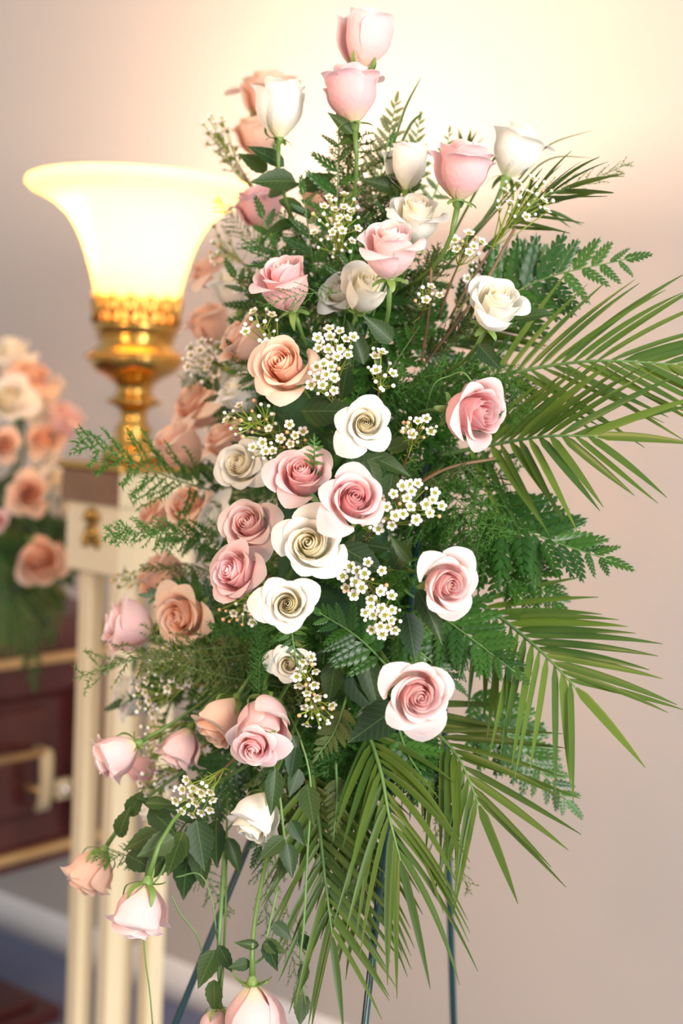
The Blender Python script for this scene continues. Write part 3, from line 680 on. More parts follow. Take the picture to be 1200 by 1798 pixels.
for i, (lab, pts, w_) in enumerate([
   ('grass blade arching over the white upper right rose', [(845, 320), (880, 268), (940, 244)], 5),
   ('long grass blade arching right of the white upper right rose', [(900, 330), (960, 258), (1046, 227)], 4),
   ('lower grass blade arching right beneath the longest one', [(900, 340), (965, 280), (1042, 277)], 4),
   ('grass blade rising beside the second highest rose', [(690, 260), (712, 190), (742, 132)], 5),
   ('short grass blade above the small white bud', [(700, 262), (722, 218), (745, 196)], 6),
   ('olive grass blade under the upper right waxflower', [(900, 395), (960, 372), (1024, 396)], 9),
   ('drooping olive grass blade beside the upper right waxflower', [(895, 385), (950, 368), (1003, 400)], 8)]):
    P = [at(x, y, 1.36 if i > 2 else 1.40) for x, y in pts]; path = through([at(740, 520, 1.45)] + P, 6) if i < 3 else through(P, 6)
    base = path[0]; rows = []; n = len(path)
    for j, p in enumerate(path):
        t = (path[min(j + 1, n - 1)] - path[max(j - 1, 0)]).normalized(); sd = cdir(.1, .3, 1).cross(t).normalized()
        s = j / (n - 1); w2 = w_ * mpp(1.36) * .5 * max(.04, math.sin(PI * min(1, .15 + .85 * s)) ** .7)
        nn = t.cross(sd); rows.append([p - base - sd * w2 + nn * w2 * .4, p - base, p - base + sd * w2 + nn * w2 * .4])
    mb = MB(); mb.grid(rows); o = obj('grass_blade', mb.mesh('grass_blade'), None, MAT['palmdark']); o.location = base; tag(o, lab, 'grass blade', 'arching grass blades')

# ------------------------------------------------------------------ ferns
def pinna_mesh(nl, lob, ang, serr=.0):
    mb = MB(); a = math.radians(ang)
    for sd in (1, -1):
        for k in range(nl):
            x = .04 + .9 * (k + (.0 if sd > 0 else .3)) / nl
            L = lob * (1 - x) ** .55 * (1 if k else .85); w = .95 / nl * .62
            dx, dy = math.cos(a) * L, math.sin(a) * L * sd
            z = -.10 * x * x
            px_, py_ = -math.sin(a) * w * sd, math.cos(a) * w
            b0 = (x - w * .5, 0, z); b1 = (x + w * .75, 0, z)
            m0 = (x - w * .75 + dx * .5, dy * .52, z + .02); m1 = (x + w * .62 + dx * .55, dy * .42, z + .02); 
            n0 = (x - w * .45 + dx * .85, dy * .86, z - .0); n1 = (x + w * .40 + dx * .85, dy * .74, z - .0); tip = (x + dx * 1.05, dy, z - .03)
            mb.add([b0, b1, m1, m0, n1, n0, tip], [(0, 1, 2, 3), (3, 2, 4, 5), (5, 4, 6)] if sd > 0 else [(3, 2, 1, 0), (5, 4, 2, 3), (6, 4, 5)])
    mb.add([(0, -.012, .004), (0, .012, .004), (1.0, .003, -.10), (1.0, -.003, -.10)], [(0, 1, 2, 3)])
    mb.add([(.9, -.03, -.08), (.9, .03, -.08), (1.03, 0, -.11)], [(0, 1, 2)])
    return mb.mesh('pinna', [MAT['fern']])
PINNA = [pinna_mesh(5, .36, 40), pinna_mesh(6, .30, 44), pinna_mesh(5, .40, 36)]
def fern(label, b_, m_, t_, wpx, n=9, nrm=(0, .2, 1), sag=.05, seed=0, group='leatherleaf fern fronds', mat='fern', cat='fern frond', name='fern_frond', a0=64, a1=38):
    rn = random.Random(seed + 900)
    P = [at(*b_), at(*m_), at(*t_)]; path = through(P, 12); nP = len(path) - 1
    base = path[0]; R_ = root(name, base, label, cat, group); inv = R_.matrix_world.inverted()
    dm = m_[2]; px = mpp(dm); N = cdir(*nrm)
    mb = MB(); mb.tube([p - base for p in path], [lerp(.0014, .0005, i / nP) for i in range(nP + 1)], 5); obj('stem', mb.mesh('stem'), R_, MAT['vine'])
    for side in (1, -1):
        for k in range(n):
            t = .22 + .76 * (k + (.0 if side > 0 else .4)) / n
            x = t * nP; i = min(int(x), nP - 1); p = path[i].lerp(path[i + 1], x - i); T = (path[i + 1] - path[i]).normalized()
            S = N.cross(T).normalized() * side
            a = math.radians(lerp(a0, a1, t) + rn.uniform(-7, 7))
            d = (T * math.cos(a) + S * math.sin(a) + N * rn.uniform(-.2, .2) + Vector((0, 0, -sag))).normalized()
            L = wpx * px * (1 - ((t - .22) / .80) ** 1.4 * .82) * (.85 + .15 * min(1, (t - .2) * 6)) * rn.uniform(.9, 1.08)
            nn = (N + Vector((rn.uniform(-.35, .35), rn.uniform(-.2, .2), rn.uniform(-.2, .4)))).normalized()
            obj('pinna', rn.choice(PINNA), R_, MAT[mat], Matrix.Translation(-base) @ frame(d, nn, p) @ Matrix.Diagonal((L, L, L, 1)))
    T = (path[-1] - path[-3]).normalized(); L = wpx * px * .42
    obj('pinna', PINNA[0], R_, MAT[mat], Matrix.Translation(-base) @ frame(T, N, path[-2]) @ Matrix.Diagonal((L, L, L, 1)))
    return R_
fern('glossy fern frond pointing right above the upper palm', (800, 600, 1.42), (930, 500, 1.37), (1112, 452, 1.33), 118, 9, seed=1)
fern('second fern behind the white right side rose', (800, 560, 1.46), (900, 480, 1.44), (1000, 445, 1.42), 80, 8, seed=2)
fern('shiny blue green fern below the middle palm', (800, 850, 1.40), (920, 930, 1.36), (1075, 985, 1.32), 135, 10, seed=3, nrm=(.1, .5, 1))
fern('fern hanging under the shiny blue green one', (800, 900, 1.42), (900, 985, 1.38), (985, 1065, 1.35), 105, 9, seed=4, nrm=(.1, .5, 1))
fern('dark fern frond just right of the facing right rose', (700, 1030, 1.38), (800, 1100, 1.33), (905, 1180, 1.29), 110, 9, seed=5, nrm=(0, .3, 1))
fern('fern frond behind the hanging right palm leaflets', (780, 1180, 1.44), (890, 1290, 1.42), (1005, 1415, 1.40), 105, 11, seed=6, nrm=(.2, .3, 1))
fern('fern frond with level leaflets under the big cream rose', (690, 1180, 1.34), (630, 1120, 1.30), (560, 1075, 1.27), 84, 7, seed=7)
fern('dark fern above the large blush rose', (660, 1110, 1.36), (730, 1140, 1.33), (800, 1200, 1.32), 84, 7, seed=8)
fern('brownish fern tip beside the second highest rose', (640, 420, 1.46), (675, 280, 1.44), (697, 172, 1.42), 52, 11, seed=9, mat='olive')
fern('small fern tip above the small white bud', (690, 400, 1.46), (722, 300, 1.45), (738, 205, 1.44), 46, 9, seed=10)
fern('fern tip rising between white bud and pink rose', (740, 400, 1.46), (778, 300, 1.45), (790, 228, 1.44), 34, 7, seed=11)
fern('yellow green fern spray under the lower waxflower', (610, 1220, 1.33), (590, 1280, 1.31), (556, 1330, 1.29), 44, 8, seed=12, mat='olive')
fern('pale little fern tip hanging above the lowest palm', (590, 1340, 1.33), (592, 1400, 1.31), (586, 1470, 1.30), 34, 9, seed=13, mat='olive')
fern('fern behind the drooping white rose', (470, 1280, 1.42), (400, 1360, 1.41), (350, 1440, 1.40), 90, 9, seed=14)
fern('fern frond below the large blush rose', (690, 1240, 1.36), (720, 1330, 1.32), (790, 1420, 1.30), 100, 9, seed=15, nrm=(0, .4, 1))
fern('fern tip crossing the dusty peach pink rose', (545, 870, 1.33), (552, 810, 1.22), (552, 768, 1.20), 30, 7, seed=16, mat='plume')
fern('fern tip crossing the small white rose', (512, 1085, 1.30), (514, 1120, 1.25), (522, 1165, 1.235), 34, 6, seed=17)
fern('dark fern at left between the peach roses', (420, 1090, 1.46), (330, 1050, 1.45), (262, 1045, 1.44), 60, 8, seed=18)
# filling ferns between the flowers
SIL = [(600, 250), (700, 290), (790, 380), (880, 470), (880, 640), (900, 800), (880, 1000), (870, 1150), (760, 1330), (660, 1440), (560, 1480), (420, 1440), (290, 1400), (240, 1270), (235, 1150), (270, 1000), (290, 850), (340, 680), (385, 500), (440, 330), (520, 280)]
def inside(x, y):
    c = False; n = len(SIL)
    for i in range(n):
        x0, y0 = SIL[i]; x1, y1 = SIL[(i + 1) % n]
        if (y0 > y) != (y1 > y) and x < (x1 - x0) * (y - y0) / (y1 - y0) + x0: c = not c
    return c
def surf(x, y): return 1.33 + .36 * max(0, (500 - x) / 220) ** 1.2 * (1 if y < 1150 else .45) + .07 * max(0, (x - 700) / 250)
_used = set()
def beside(what, x, y):
    """a label for a filler by the rose it grows next to"""
    near = sorted((math.hypot(x - q[2], y - q[3]), q) for q in RL)
    for dist, q in near:
        dx, dy = x - q[2], y - q[3]
        for way in (('right of' if dx > 0 else 'left of') if abs(dx) > abs(dy) else ('below' if dy > 0 else 'above'), ('below' if dy > 0 else 'above') if abs(dx) > abs(dy) else ('right of' if dx > 0 else 'left of')):
            k = (what, way, q[0])
            t = f'{what} {way} the {q[1]}'
            if k in _used or len(t.split()) > 16: continue
            _used.add(k); return t
rf = random.Random(42); cells = []
for iy in range(12):
    for ix in range(8):
        x, y = 220 + ix * 95 + rf.uniform(-35, 35) + (iy % 2) * 45, 300 + iy * 103 + rf.uniform(-35, 35)
        if inside(x, y): cells.append((x, y))
for i, (x, y) in enumerate(cells):
    d = surf(x, y) + rf.uniform(.0, .05)
    cx0, cy0 = 585 + (x - 585) * .35, 900 + (y - 900) * .62
    fern(beside('dark fern frond', x, y), (cx0, cy0, 1.44), ((x + cx0) / 2, (y + cy0) / 2 + 8, d + .04), (x + (x - cx0) * .25, y + (y - cy0) * .25, d), rf.uniform(80, 105), 7, seed=200 + i, group='ferns packed between the roses', nrm=(rf.uniform(-.4, .4), rf.uniform(0, .6), 1), sag=.1)

# ------------------------------------------------------------------ feathery asparagus fern
def plume_mesh(seed, nb, blen, flat, dens, nlen, taper=.6, droop=.15):
    """sprig along +x, unit length: fine branches carrying needle tufts; returns stem mesh and needle mesh"""
    rn = random.Random(seed); st = MB(); nd = MB()
    spine = [Vector((s, .05 * math.sin(s * 3 + seed), -droop * s * s)) for s in [i / 12 for i in range(13)]]
    st.tube(spine, [lerp(.007, .002, i / 12) for i in range(13)], 4)
    def needle(p, d, L):
        sd = d.cross(Vector((rn.uniform(-1, 1), rn.uniform(-1, 1), rn.uniform(-1, 1)))).normalized() * .0060
        nd.add([p - sd, p + sd, p + d * L], [(0, 1, 2)])
    for k in range(nb):
        s = .08 + .92 * k / nb; sd = 1 if k % 2 else -1
        x = s * 12; i = min(int(x), 11); p = spine[i].lerp(spine[i + 1], x - i)
        L = blen * ((1 - s) ** taper * .9 + .12) * rn.uniform(.75, 1.15)
        a = math.radians(rn.uniform(34, 70)); d = Vector((math.cos(a), math.sin(a) * sd, rn.uniform(-.6, .6) * (1.15 - flat))).normalized()
        q = [p + d * (L * f) + Vector((.10 * L * f * f, 0, -.15 * L * f * f)) for f in (0, .33, .66, 1)]
        st.tube(q, [.003, .0025, .002, .001], 3, cap=False)
        m = max(4, int(dens * L / blen))
        for j in range(m):
            f = .08 + .92 * j / m; g = f * 3; ii = min(int(g), 2); pp = q[ii].lerp(q[ii + 1], g - ii)
            for h in range(3):
                e = (d * rn.uniform(.4, 1) + Vector((rn.uniform(-1, 1), rn.uniform(-1, 1), rn.uniform(-1, 1) * (1 - flat * .6)))).normalized()
                needle(pp, e, nlen * rn.uniform(.6, 1.2) * (1.15 - .5 * f))
    for j in range(40):
        s = .55 + .45 * j / 40; x = s * 12; i = min(int(x), 11); p = spine[i].lerp(spine[i + 1], x - i)
        needle(p, Vector((rn.uniform(.3, 1), rn.uniform(-1, 1), rn.uniform(-.6, .6))).normalized(), nlen)
    return st.mesh('stem', [MAT['vine']]), nd.mesh('needles', [MAT['plume']])
PL = {'feather': [plume_mesh(i, 28, .36, .75, 24, .055) for i in (1, 2, 3)],
      'fluffy': [plume_mesh(i, 34, .42, .2, 26, .06, .5) for i in (4, 5, 6)],
      'spiky': [plume_mesh(i, 60, .20, .6, 9, .055, .35, .05) for i in (7, 8)],
      'wispy': [plume_mesh(i, 17, .32, .7, 14, .05, .4, .2) for i in (9, 10)]}
def plume(label, b_, t_, kind, mat='plume', seed=0, group='feathery asparagus fern sprigs', wide=1.0, nrm=None):
    rn = random.Random(seed + 77); p, q = at(*b_), at(*t_); v = q - p; L = v.length
    fr = frame(v, cdir(*(nrm or (rn.uniform(-.3, .3), rn.uniform(.1, .6), 1))), p) @ Matrix.Diagonal((L, L * wide, L * wide, 1))
    R_ = root('asparagus_fern', None, label, 'fern sprig', group, fr)
    sm_, nm = rn.choice(PL[kind]); obj('stem', sm_, R_); o = obj('needles', nm, R_, MAT[mat]); o['kind'] = 'stuff'
    return R_
PLM = [
 ('feathery sprig reaching left in front of the brass lamp foot', (370, 850, 1.50), (163, 776, 1.33), 'feather', 'plume', .8),
 ('spiky needled sprig reaching left over the pedestal box', (420, 930, 1.46), (198, 948, 1.33), 'spiky', 'plume', .8),
 ('olive feathery sprig reaching far left over the pedestal legs', (420, 1130, 1.40), (132, 1186, 1.36), 'wispy', 'olive', .9),
 ('olive feathery tangle left of the small white rose', (450, 1150, 1.38), (250, 1150, 1.36), 'fluffy', 'olive', .9),
 ('second olive feathery tangle above the drooping roses', (470, 1200, 1.38), (330, 1160, 1.34), 'fluffy', 'olive', 1.1),
 ('feathery sprig lying across the tilted pink rose', (600, 515, 1.26), (465, 522, 1.22), 'wispy', 'plume', .7),
 ('feathery plume beside the peach cup rose', (640, 560, 1.36), (560, 440, 1.34), 'fluffy', 'plume', .8),
 ('soft plume right of the slim waxflower sprig', (660, 720, 1.36), (760, 640, 1.30), 'fluffy', 'plume', 1.0),
 ('soft plume above the pink right turned rose', (700, 760, 1.38), (800, 655, 1.33), 'fluffy', 'plume', .9),
 ('grey green plume left of the pink right turned rose', (690, 780, 1.36), (745, 690, 1.30), 'feather', 'plume', 1.2),
 ('bright plume over the edge of the right turned rose', (800, 660, 1.34), (905, 720, 1.24), 'fluffy', 'plume', .8),
 ('plume between the right turned rose and the palm', (820, 640, 1.38), (940, 690, 1.33), 'feather', 'plume', 1.0),
 ('bright green plume right of the white waxflower cluster', (760, 830, 1.38), (850, 930, 1.28), 'fluffy', 'plume', 1.0),
 ('long bright plume hanging beside the middle palm', (790, 790, 1.38), (900, 930, 1.31), 'fluffy', 'plume', .9),
 ('plume above the rose facing right', (740, 880, 1.38), (830, 965, 1.30), 'fluffy', 'plume', .9),
 ('plume right of the rose facing right', (790, 930, 1.38), (900, 1030, 1.32), 'fluffy', 'plume', .8),
 ('plume below the slim waxflower near the white rose', (600, 840, 1.38), (720, 810, 1.32), 'feather', 'plume', 1.1),
 ('lacy plume over the lower right palm frond', (690, 1290, 1.36), (770, 1400, 1.29), 'fluffy', 'plume', .9),
 ('thin plume hanging before the right easel leg', (740, 1380, 1.36), (835, 1560, 1.31), 'wispy', 'olive', .7),
 ('plume hanging below the lower waxflower sprig', (560, 1240, 1.38), (625, 1400, 1.31), 'fluffy', 'plume', .8),
 ('dark plume hanging at the lower middle', (600, 1250, 1.40), (650, 1380, 1.33), 'fluffy', 'plume', .8),
 ('narrow plume standing left of the small white rose', (462, 1230, 1.32), (448, 1095, 1.27), 'spiky', 'plume', .7),
 ('thin plume left of the topmost rose stems', (600, 400, 1.40), (592, 262, 1.35), 'feather', 'plume', .7),
 ('plume rising beside the pink rose at the lamp rim', (470, 440, 1.50), (375, 348, 1.50), 'feather', 'plume', .7),
 ('plume between lamp rim rose and upper waxflowers', (560, 480, 1.42), (500, 370, 1.40), 'fluffy', 'plume', .8),
 ('dark needled sprig right of the peach cup rose', (730, 600, 1.38), (760, 440, 1.33), 'spiky', 'olive', 1.0),
 ('needled sprig left of the white right side rose', (740, 640, 1.38), (830, 560, 1.31), 'spiky', 'olive', 1.0),
 ('needled twig tip right of the white waxflower cluster', (690, 870, 1.36), (800, 800, 1.27), 'wispy', 'olive', .8),
 ('light plume tip pointing right above the waxflower', (920, 360, 1.38), (1105, 276, 1.33), 'wispy', 'plume', .5),
 ('dark sprig over the peach rose at far lower left', (310, 1490, 1.36), (165, 1505, 1.33), 'feather', 'plume', .7),
 ('plume among the lower left leaves', (380, 1440, 1.38), (250, 1470, 1.36), 'feather', 'plume', .8),
 ('wispy plume hanging right of the long upside down stem', (350, 1480, 1.38), (395, 1610, 1.35), 'wispy', 'plume', 1.0),
 ('hanging plume left of the lowest palm frond', (480, 1440, 1.36), (470, 1640, 1.30), 'wispy', 'plume', .7),
 ('lower hanging plume near the bottom rose', (500, 1580, 1.34), (540, 1770, 1.29), 'wispy', 'olive', .6),
 ('blurred plume right of the brass urn', (420, 660, 1.62), (318, 660, 1.62), 'fluffy', 'plume', .8),
 ('dark reddish sprig under the pedestal box', (390, 1000, 1.46), (250, 1000, 1.42), 'spiky', 'olive', .7),
 ('plume between the orange peach rose and cream rose', (420, 860, 1.46), (340, 960, 1.46), 'feather', 'plume', .9),
 ('plume under the deep folded pink rose', (460, 1080, 1.38), (380, 1100, 1.32), 'fluffy', 'plume', .9),
]
for i, (lab, b_, t_, kd, mt, wd) in enumerate(PLM): plume(lab, b_, t_, kd, mt, i, wide=wd)
for i, (x, y) in enumerate(cells[::2]):
    x += rf.uniform(-30, 30); y += rf.uniform(-40, 40); d = surf(x, y) - .01
    cx0, cy0 = 585 + (x - 585) * .5, 900 + (y - 900) * .75
    plume(beside('soft plume', x, y), (cx0, cy0, 1.42), (x + (x - cx0) * .15, y + (y - cy0) * .15, d), 'fluffy', rf.choice(('plume', 'plume', 'olive')), 300 + i, 'asparagus plumes filling the gaps', rf.uniform(.8, 1.2))

# ------------------------------------------------------------------ waxflower
def wax_flower(pm='waxpetal'):
    mb = MB()
    for k in range(5):
        a = 2 * PI * k / 5; ca, sa = math.cos(a), math.sin(a)
        def P(r, s, z): return (r * ca - s * sa, r * sa + s * ca, z)
        mb.add([P(.15, 0, .05), P(.22, -.16, .09), P(.36, -.20, .14), P(.48, -.10, .17), P(.50, 0, .18), P(.48, .10, .17), P(.36, .20, .14), P(.22, .16, .09), P(.34, 0, .07)],
               [(8, i, (i + 1) % 8) for i in range(8)], 0)
    mb.lathe([(.0, .06), (.12, .06), (.15, .10), (.19, .11), (.20, .06), (.16, -.10), (.06, -.28), (0, -.28)], 8, 1)
    mb.lathe([(.03, .06), (.035, .15), (0, .18)], 5, 2)
    return mb.mesh('flower', [MAT[pm], MAT['waxcup'], MAT['waxgreen']])
def wax_bud(m_):
    mb = MB(); mb.lathe([(0, .30), (.14, .27), (.22, .16), (.23, .06), (.19, -.03)], 8, 0); mb.lathe([(.19, -.03), (.12, -.20), (.05, -.36), (0, -.36)], 8, 1)
    return mb.mesh('bud', [m_, MAT['waxgreen']])
WF_, WL, WB, WP = wax_flower(), wax_flower('lilac'), wax_bud(MAT['waxbud']), wax_bud(MAT['waxpinkbud'])
def wax(label, cx, cy, d, rx, ry, nf, nb, base, seed, fs=21, face=(0, .2, 1), pinkb=.25, group='waxflower sprigs', heads=.55, fm=None):
    rn = random.Random(seed + 500); B0 = at(*base); R_ = root('waxflower_sprig', B0, label, 'waxflower', group)
    C0 = at(cx, cy, d); px = mpp(d); st = MB(); ax = (C0 - B0)
    stem = bez(B0, B0 + ax * .4 + Vector((0, 0, .01)), C0 - ax * .2, C0, 8); st.tube([p - B0 for p in stem], [.0013] * 4 + [.0009] * 5, 5)
    pts = []
    for k in range(nf + nb):
        for tr in range(30):
            a = rn.uniform(0, 2 * PI); r = math.sqrt(rn.random())
            x, y = cx + rx * r * math.cos(a), cy + ry * r * math.sin(a)
            if all(math.hypot(x - q[0], y - q[1]) > (fs * .62) for q in pts): break
        pts.append((x, y)); dd = d - .012 * (1 - r * r) + rn.uniform(-.008, .008)
        p = at(x, y, dd); g = stem[rn.choice((4, 5, 6, 7))]; out = (p - g).normalized()
        fx, fy, fz = face; ori = (out * .45 + cdir(fx, fy, fz) * heads + Vector((rn.uniform(-.25, .25), rn.uniform(-.25, .25), rn.uniform(-.25, .25)))).normalized()
        if k < nf: me, s = (fm or WF_), fs * px * rn.uniform(.88, 1.1)
        else: me, s = (WP if rn.random() < pinkb else WB), fs * px * rn.uniform(.6, .95); ori = (out * .8 + ori * .4).normalized()
        m_ = Matrix.Translation(p - B0) @ ori.to_track_quat('Z', 'Y').to_matrix().to_4x4() @ Matrix.Rotation(rn.uniform(0, 6), 4, 'Z') @ Matrix.Diagonal((s, s, s, 1))
        obj('flower' if k < nf else 'bud', me, R_, None, m_)
        e = p - ori * s * .3
        st.tube([g - B0, (g + e) / 2 - B0 + Vector((0, 0, -.002)), e - B0], [.0007, .0006, .0006], 4, 1, cap=False)
    for k in range(26):                                            # needle leaves
        g = stem[rn.randrange(2, 9)]; dd = (ax.normalized() * rn.uniform(.2, 1) + Vector((rn.uniform(-1, 1), rn.uniform(-1, 1), rn.uniform(-1, 1)))).normalized() * rn.uniform(.006, .014)
        st.tube([g - B0, g - B0 + dd], [.0005, .0002], 3, 1, cap=False)
    me = st.mesh('stem', [MAT['twig'], MAT['waxgreen']]); obj('stem', me, R_)
    return R_
WX = [
 ('large white waxflower cluster beside the round pink spiral rose', 716, 888, 1.20, 62, 42, 19, 5, (640, 960, 1.36), 21, (0, .1, 1), .3),
 ('white waxflower spill below the round pink spiral rose', 655, 912, 1.21, 24, 20, 5, 2, (640, 980, 1.36), 21, (0, .1, 1), .2),
 ('hanging waxflower cluster below the big cream rose', 640, 1022, 1.24, 40, 36, 12, 4, (620, 1000, 1.38), 21, (0, -.1, 1), .3),
 ('lower half of the waxflower trail left of a pink rose', 672, 1078, 1.23, 32, 44, 14, 5, (640, 1020, 1.38), 20, (0, -.1, 1), .3),
 ('upright waxflower cluster right of the apricot rose', 588, 606, 1.24, 38, 30, 11, 6, (600, 760, 1.36), 20, (0, .4, .9), .2),
 ('lower waxflower tuft touching the apricot rose', 572, 662, 1.23, 28, 32, 10, 5, (600, 780, 1.36), 20, (0, .1, 1), .1),
 ('slim waxflower sprig above the middle white rose', 670, 650, 1.24, 26, 44, 4, 8, (655, 780, 1.34), 21, (.1, .5, .7), .15),
 ('waxflower branch of buds pointing left above cream rose', 438, 735, 1.31, 50, 34, 3, 20, (560, 830, 1.38), 19, (-.3, .6, .6), .25),
 ('waxflower tip hanging over the cream left facing rose', 462, 790, 1.29, 22, 20, 4, 5, (540, 800, 1.37), 19, (0, .3, .9), .1),
 ('pinkish waxflower twig left of the dusty pink rose', 515, 768, 1.29, 24, 24, 5, 4, (580, 830, 1.38), 19, (0, .3, .9), .5),
 ('waxflower buds above the apricot rose', 456, 572, 1.31, 34, 36, 4, 10, (530, 680, 1.38), 20, (-.2, .6, .6), .1),
 ('tall waxflower spray in front of the upper blurred roses', 590, 392, 1.32, 42, 62, 14, 18, (610, 560, 1.40), 18, (0, .5, .8), .1),
 ('waxflower spray reaching right under the white upper rose', 922, 350, 1.32, 50, 40, 9, 17, (790, 560, 1.38), 20, (.3, .6, .6), .2),
 ('small waxflower group below the large pink upper right rose', 820, 432, 1.30, 34, 26, 7, 3, (770, 560, 1.37), 21, (0, .4, .9), .3),
 ('waxflower sprig at the upper left edge against the wall', 378, 232, 1.50, 26, 34, 6, 10, (470, 380, 1.50), 20, (-.4, .7, .4), .1),
 ('blurred waxflower sprig left of the white upper left bud', 402, 276, 1.50, 22, 28, 6, 6, (480, 400, 1.50), 20, (-.4, .7, .4), .1),
 ('orange tinged waxflower buds right of the middle white rose', 736, 752, 1.25, 36, 20, 5, 9, (700, 850, 1.36), 20, (0, .4, .8), .7),
 ('drooping waxflower sprig right of the small white rose', 538, 1190, 1.26, 22, 40, 7, 8, (520, 1110, 1.36), 20, (0, -.6, .6), .2),
 ('waxflower buds hanging under the small white rose', 556, 1248, 1.25, 32, 30, 4, 16, (520, 1150, 1.36), 19, (0, -.7, .5), .4),
 ('white waxflower bunch hanging below the drooping peach rose', 342, 1400, 1.29, 44, 34, 13, 10, (460, 1300, 1.37), 21, (-.2, -.5, .7), .0),
 ('reddish waxflower buds under the folded pink rose', 424, 1068, 1.31, 42, 30, 3, 16, (480, 1010, 1.38), 18, (0, .1, .9), .7),
 ('blurred waxflower cluster right of the brass gallery', 372, 632, 1.52, 50, 40, 14, 10, (460, 700, 1.5), 21, (-.3, .4, .8), .2),
 ('blurred waxflower beside the lamp glass', 384, 430, 1.55, 20, 44, 6, 8, (480, 520, 1.5), 18, (-.4, .6, .4), .1),
 ('waxflower cluster right of the pale left pointing rose', 300, 1170, 1.42, 42, 44, 10, 12, (420, 1120, 1.44), 19, (-.3, .1, .8), .3),
 ('waxflower cluster behind the thin olive sprig', 262, 1226, 1.46, 30, 34, 8, 8, (400, 1200, 1.46), 19, (-.3, .1, .8), .2),
 ('waxflower buds between the nodding and drooping roses', 268, 1300, 1.46, 24, 40, 5, 9, (400, 1240, 1.46), 18, (-.3, -.2, .8), .3),
 ('waxflower cluster under the drooping peach pink rose', 274, 1372, 1.44, 34, 26, 8, 7, (400, 1290, 1.44), 19, (-.3, -.3, .8), .2),
 ('blurred waxflower tip left of the pedestal box bottom', 222, 1018, 1.58, 26, 16, 3, 8, (330, 990, 1.54), 19, (-.5, .2, .6), .1),
 ('few waxflowers right of the peach cup rose', 752, 520, 1.31, 26, 18, 3, 6, (720, 620, 1.38), 19, (0, .5, .7), .4),
 ('waxflower buds behind the open cream rose', 848, 480, 1.40, 34, 24, 3, 8, (780, 600, 1.42), 18, (.2, .5, .7), .2),
]
for i, (lab, cx, cy, d, rx, ry, nf, nb, base, fs, face, pk) in enumerate(WX): wax(lab, cx, cy, d, rx, ry, nf, nb, base, i, fs, face, pk)

# ------------------------------------------------------------------ leafy vines and sprigs
def sprig(name, label, pts, leaves, cat, group, rad=.0011, mat='vine', seed=0, lm=None):
    rn = random.Random(seed + 40); P = [at(*p) for p in pts]; path = through(P, 8); base = path[0]
    R_ = root(name, base, label, cat, group); inv = R_.matrix_world.inverted()
    mb = MB(); mb.tube([p - base for p in path], rad, 6); obj('stem', mb.mesh('stem'), R_, MAT[mat])
    for (lx, ly, ld, ll, ang, tl) in leaves: put_leaf(R_, lx, ly, ld, ll, ang, tl, inv, rn, mat=lm)
    return R_
vg = 'trailing vines and leafy stems'
sprig('trailing_vine', 'pale green vine trailing from the pink pair to the bottom', [(500, 1240, 1.34), (528, 1300, 1.28), (546, 1380, 1.27), (540, 1500, 1.27), (534, 1620, 1.27), (528, 1690, 1.27), (538, 1770, 1.27)],
      [(520, 1310, 1.27, 60, -100, .2), (526, 1350, 1.27, 52, -110, .2), (540, 1380, 1.26, 70, -80, .2), (512, 1290, 1.28, 50, -70, .1), (536, 1690, 1.27, 50, -100, .2), (532, 1745, 1.27, 55, -95, .2), (528, 1640, 1.28, 40, -60, .1)], 'vine', vg, seed=1)
sprig('trailing_vine', 'short vine with blue green leaves over the drooping white rose', [(480, 1330, 1.30), (492, 1400, 1.26), (500, 1470, 1.26), (512, 1530, 1.27)],
      [(484, 1350, 1.25, 82, -95, .2), (500, 1470, 1.26, 60, -140, .2), (504, 1480, 1.26, 62, -80, .2), (510, 1440, 1.27, 50, -60, .2), (506, 1500, 1.27, 50, -110, .1)], 'vine', vg, seed=2)
sprig('trailing_vine', 'vine leaves along the bottom rose stem', [(488, 1560, 1.28), (470, 1640, 1.26), (462, 1680, 1.26), (430, 1700, 1.27)],
      [(468, 1650, 1.25, 58, -70, .2), (462, 1655, 1.25, 46, -20, .2), (455, 1660, 1.26, 44, 170, .2), (440, 1690, 1.26, 40, 190, .2), (480, 1620, 1.27, 44, -40, .1)], 'vine', vg, seed=3)
sprig('trailing_vine', 'thin stem with a broad leaf beside the left easel leg', [(395, 1480, 1.36), (388, 1600, 1.30), (384, 1680, 1.29), (388, 1752, 1.29)],
      [(378, 1668, 1.28, 72, -115, .2), (384, 1660, 1.28, 55, -60, .2), (376, 1720, 1.28, 60, -88, .2)], 'vine', vg, seed=4, rad=.0018)
sprig('trailing_vine', 'bare curling tendril hanging below the upside down rose', [(252, 1640, 1.27), (256, 1690, 1.27), (263, 1740, 1.27), (268, 1798, 1.27)], [], 'vine', vg, .0007, seed=5)
sprig('trailing_vine', 'bare tendril curling right of the upside down rose', [(300, 1570, 1.28), (318, 1605, 1.28), (345, 1640, 1.28), (358, 1680, 1.29), (372, 1700, 1.29)], [], 'vine', vg, .0008, seed=6)
sprig('trailing_vine', 'long tendril curling across toward the bottom stem', [(310, 1540, 1.30), (350, 1535, 1.30), (372, 1580, 1.30), (392, 1690, 1.29), (440, 1695, 1.28)], [], 'vine', vg, .0007, seed=7)
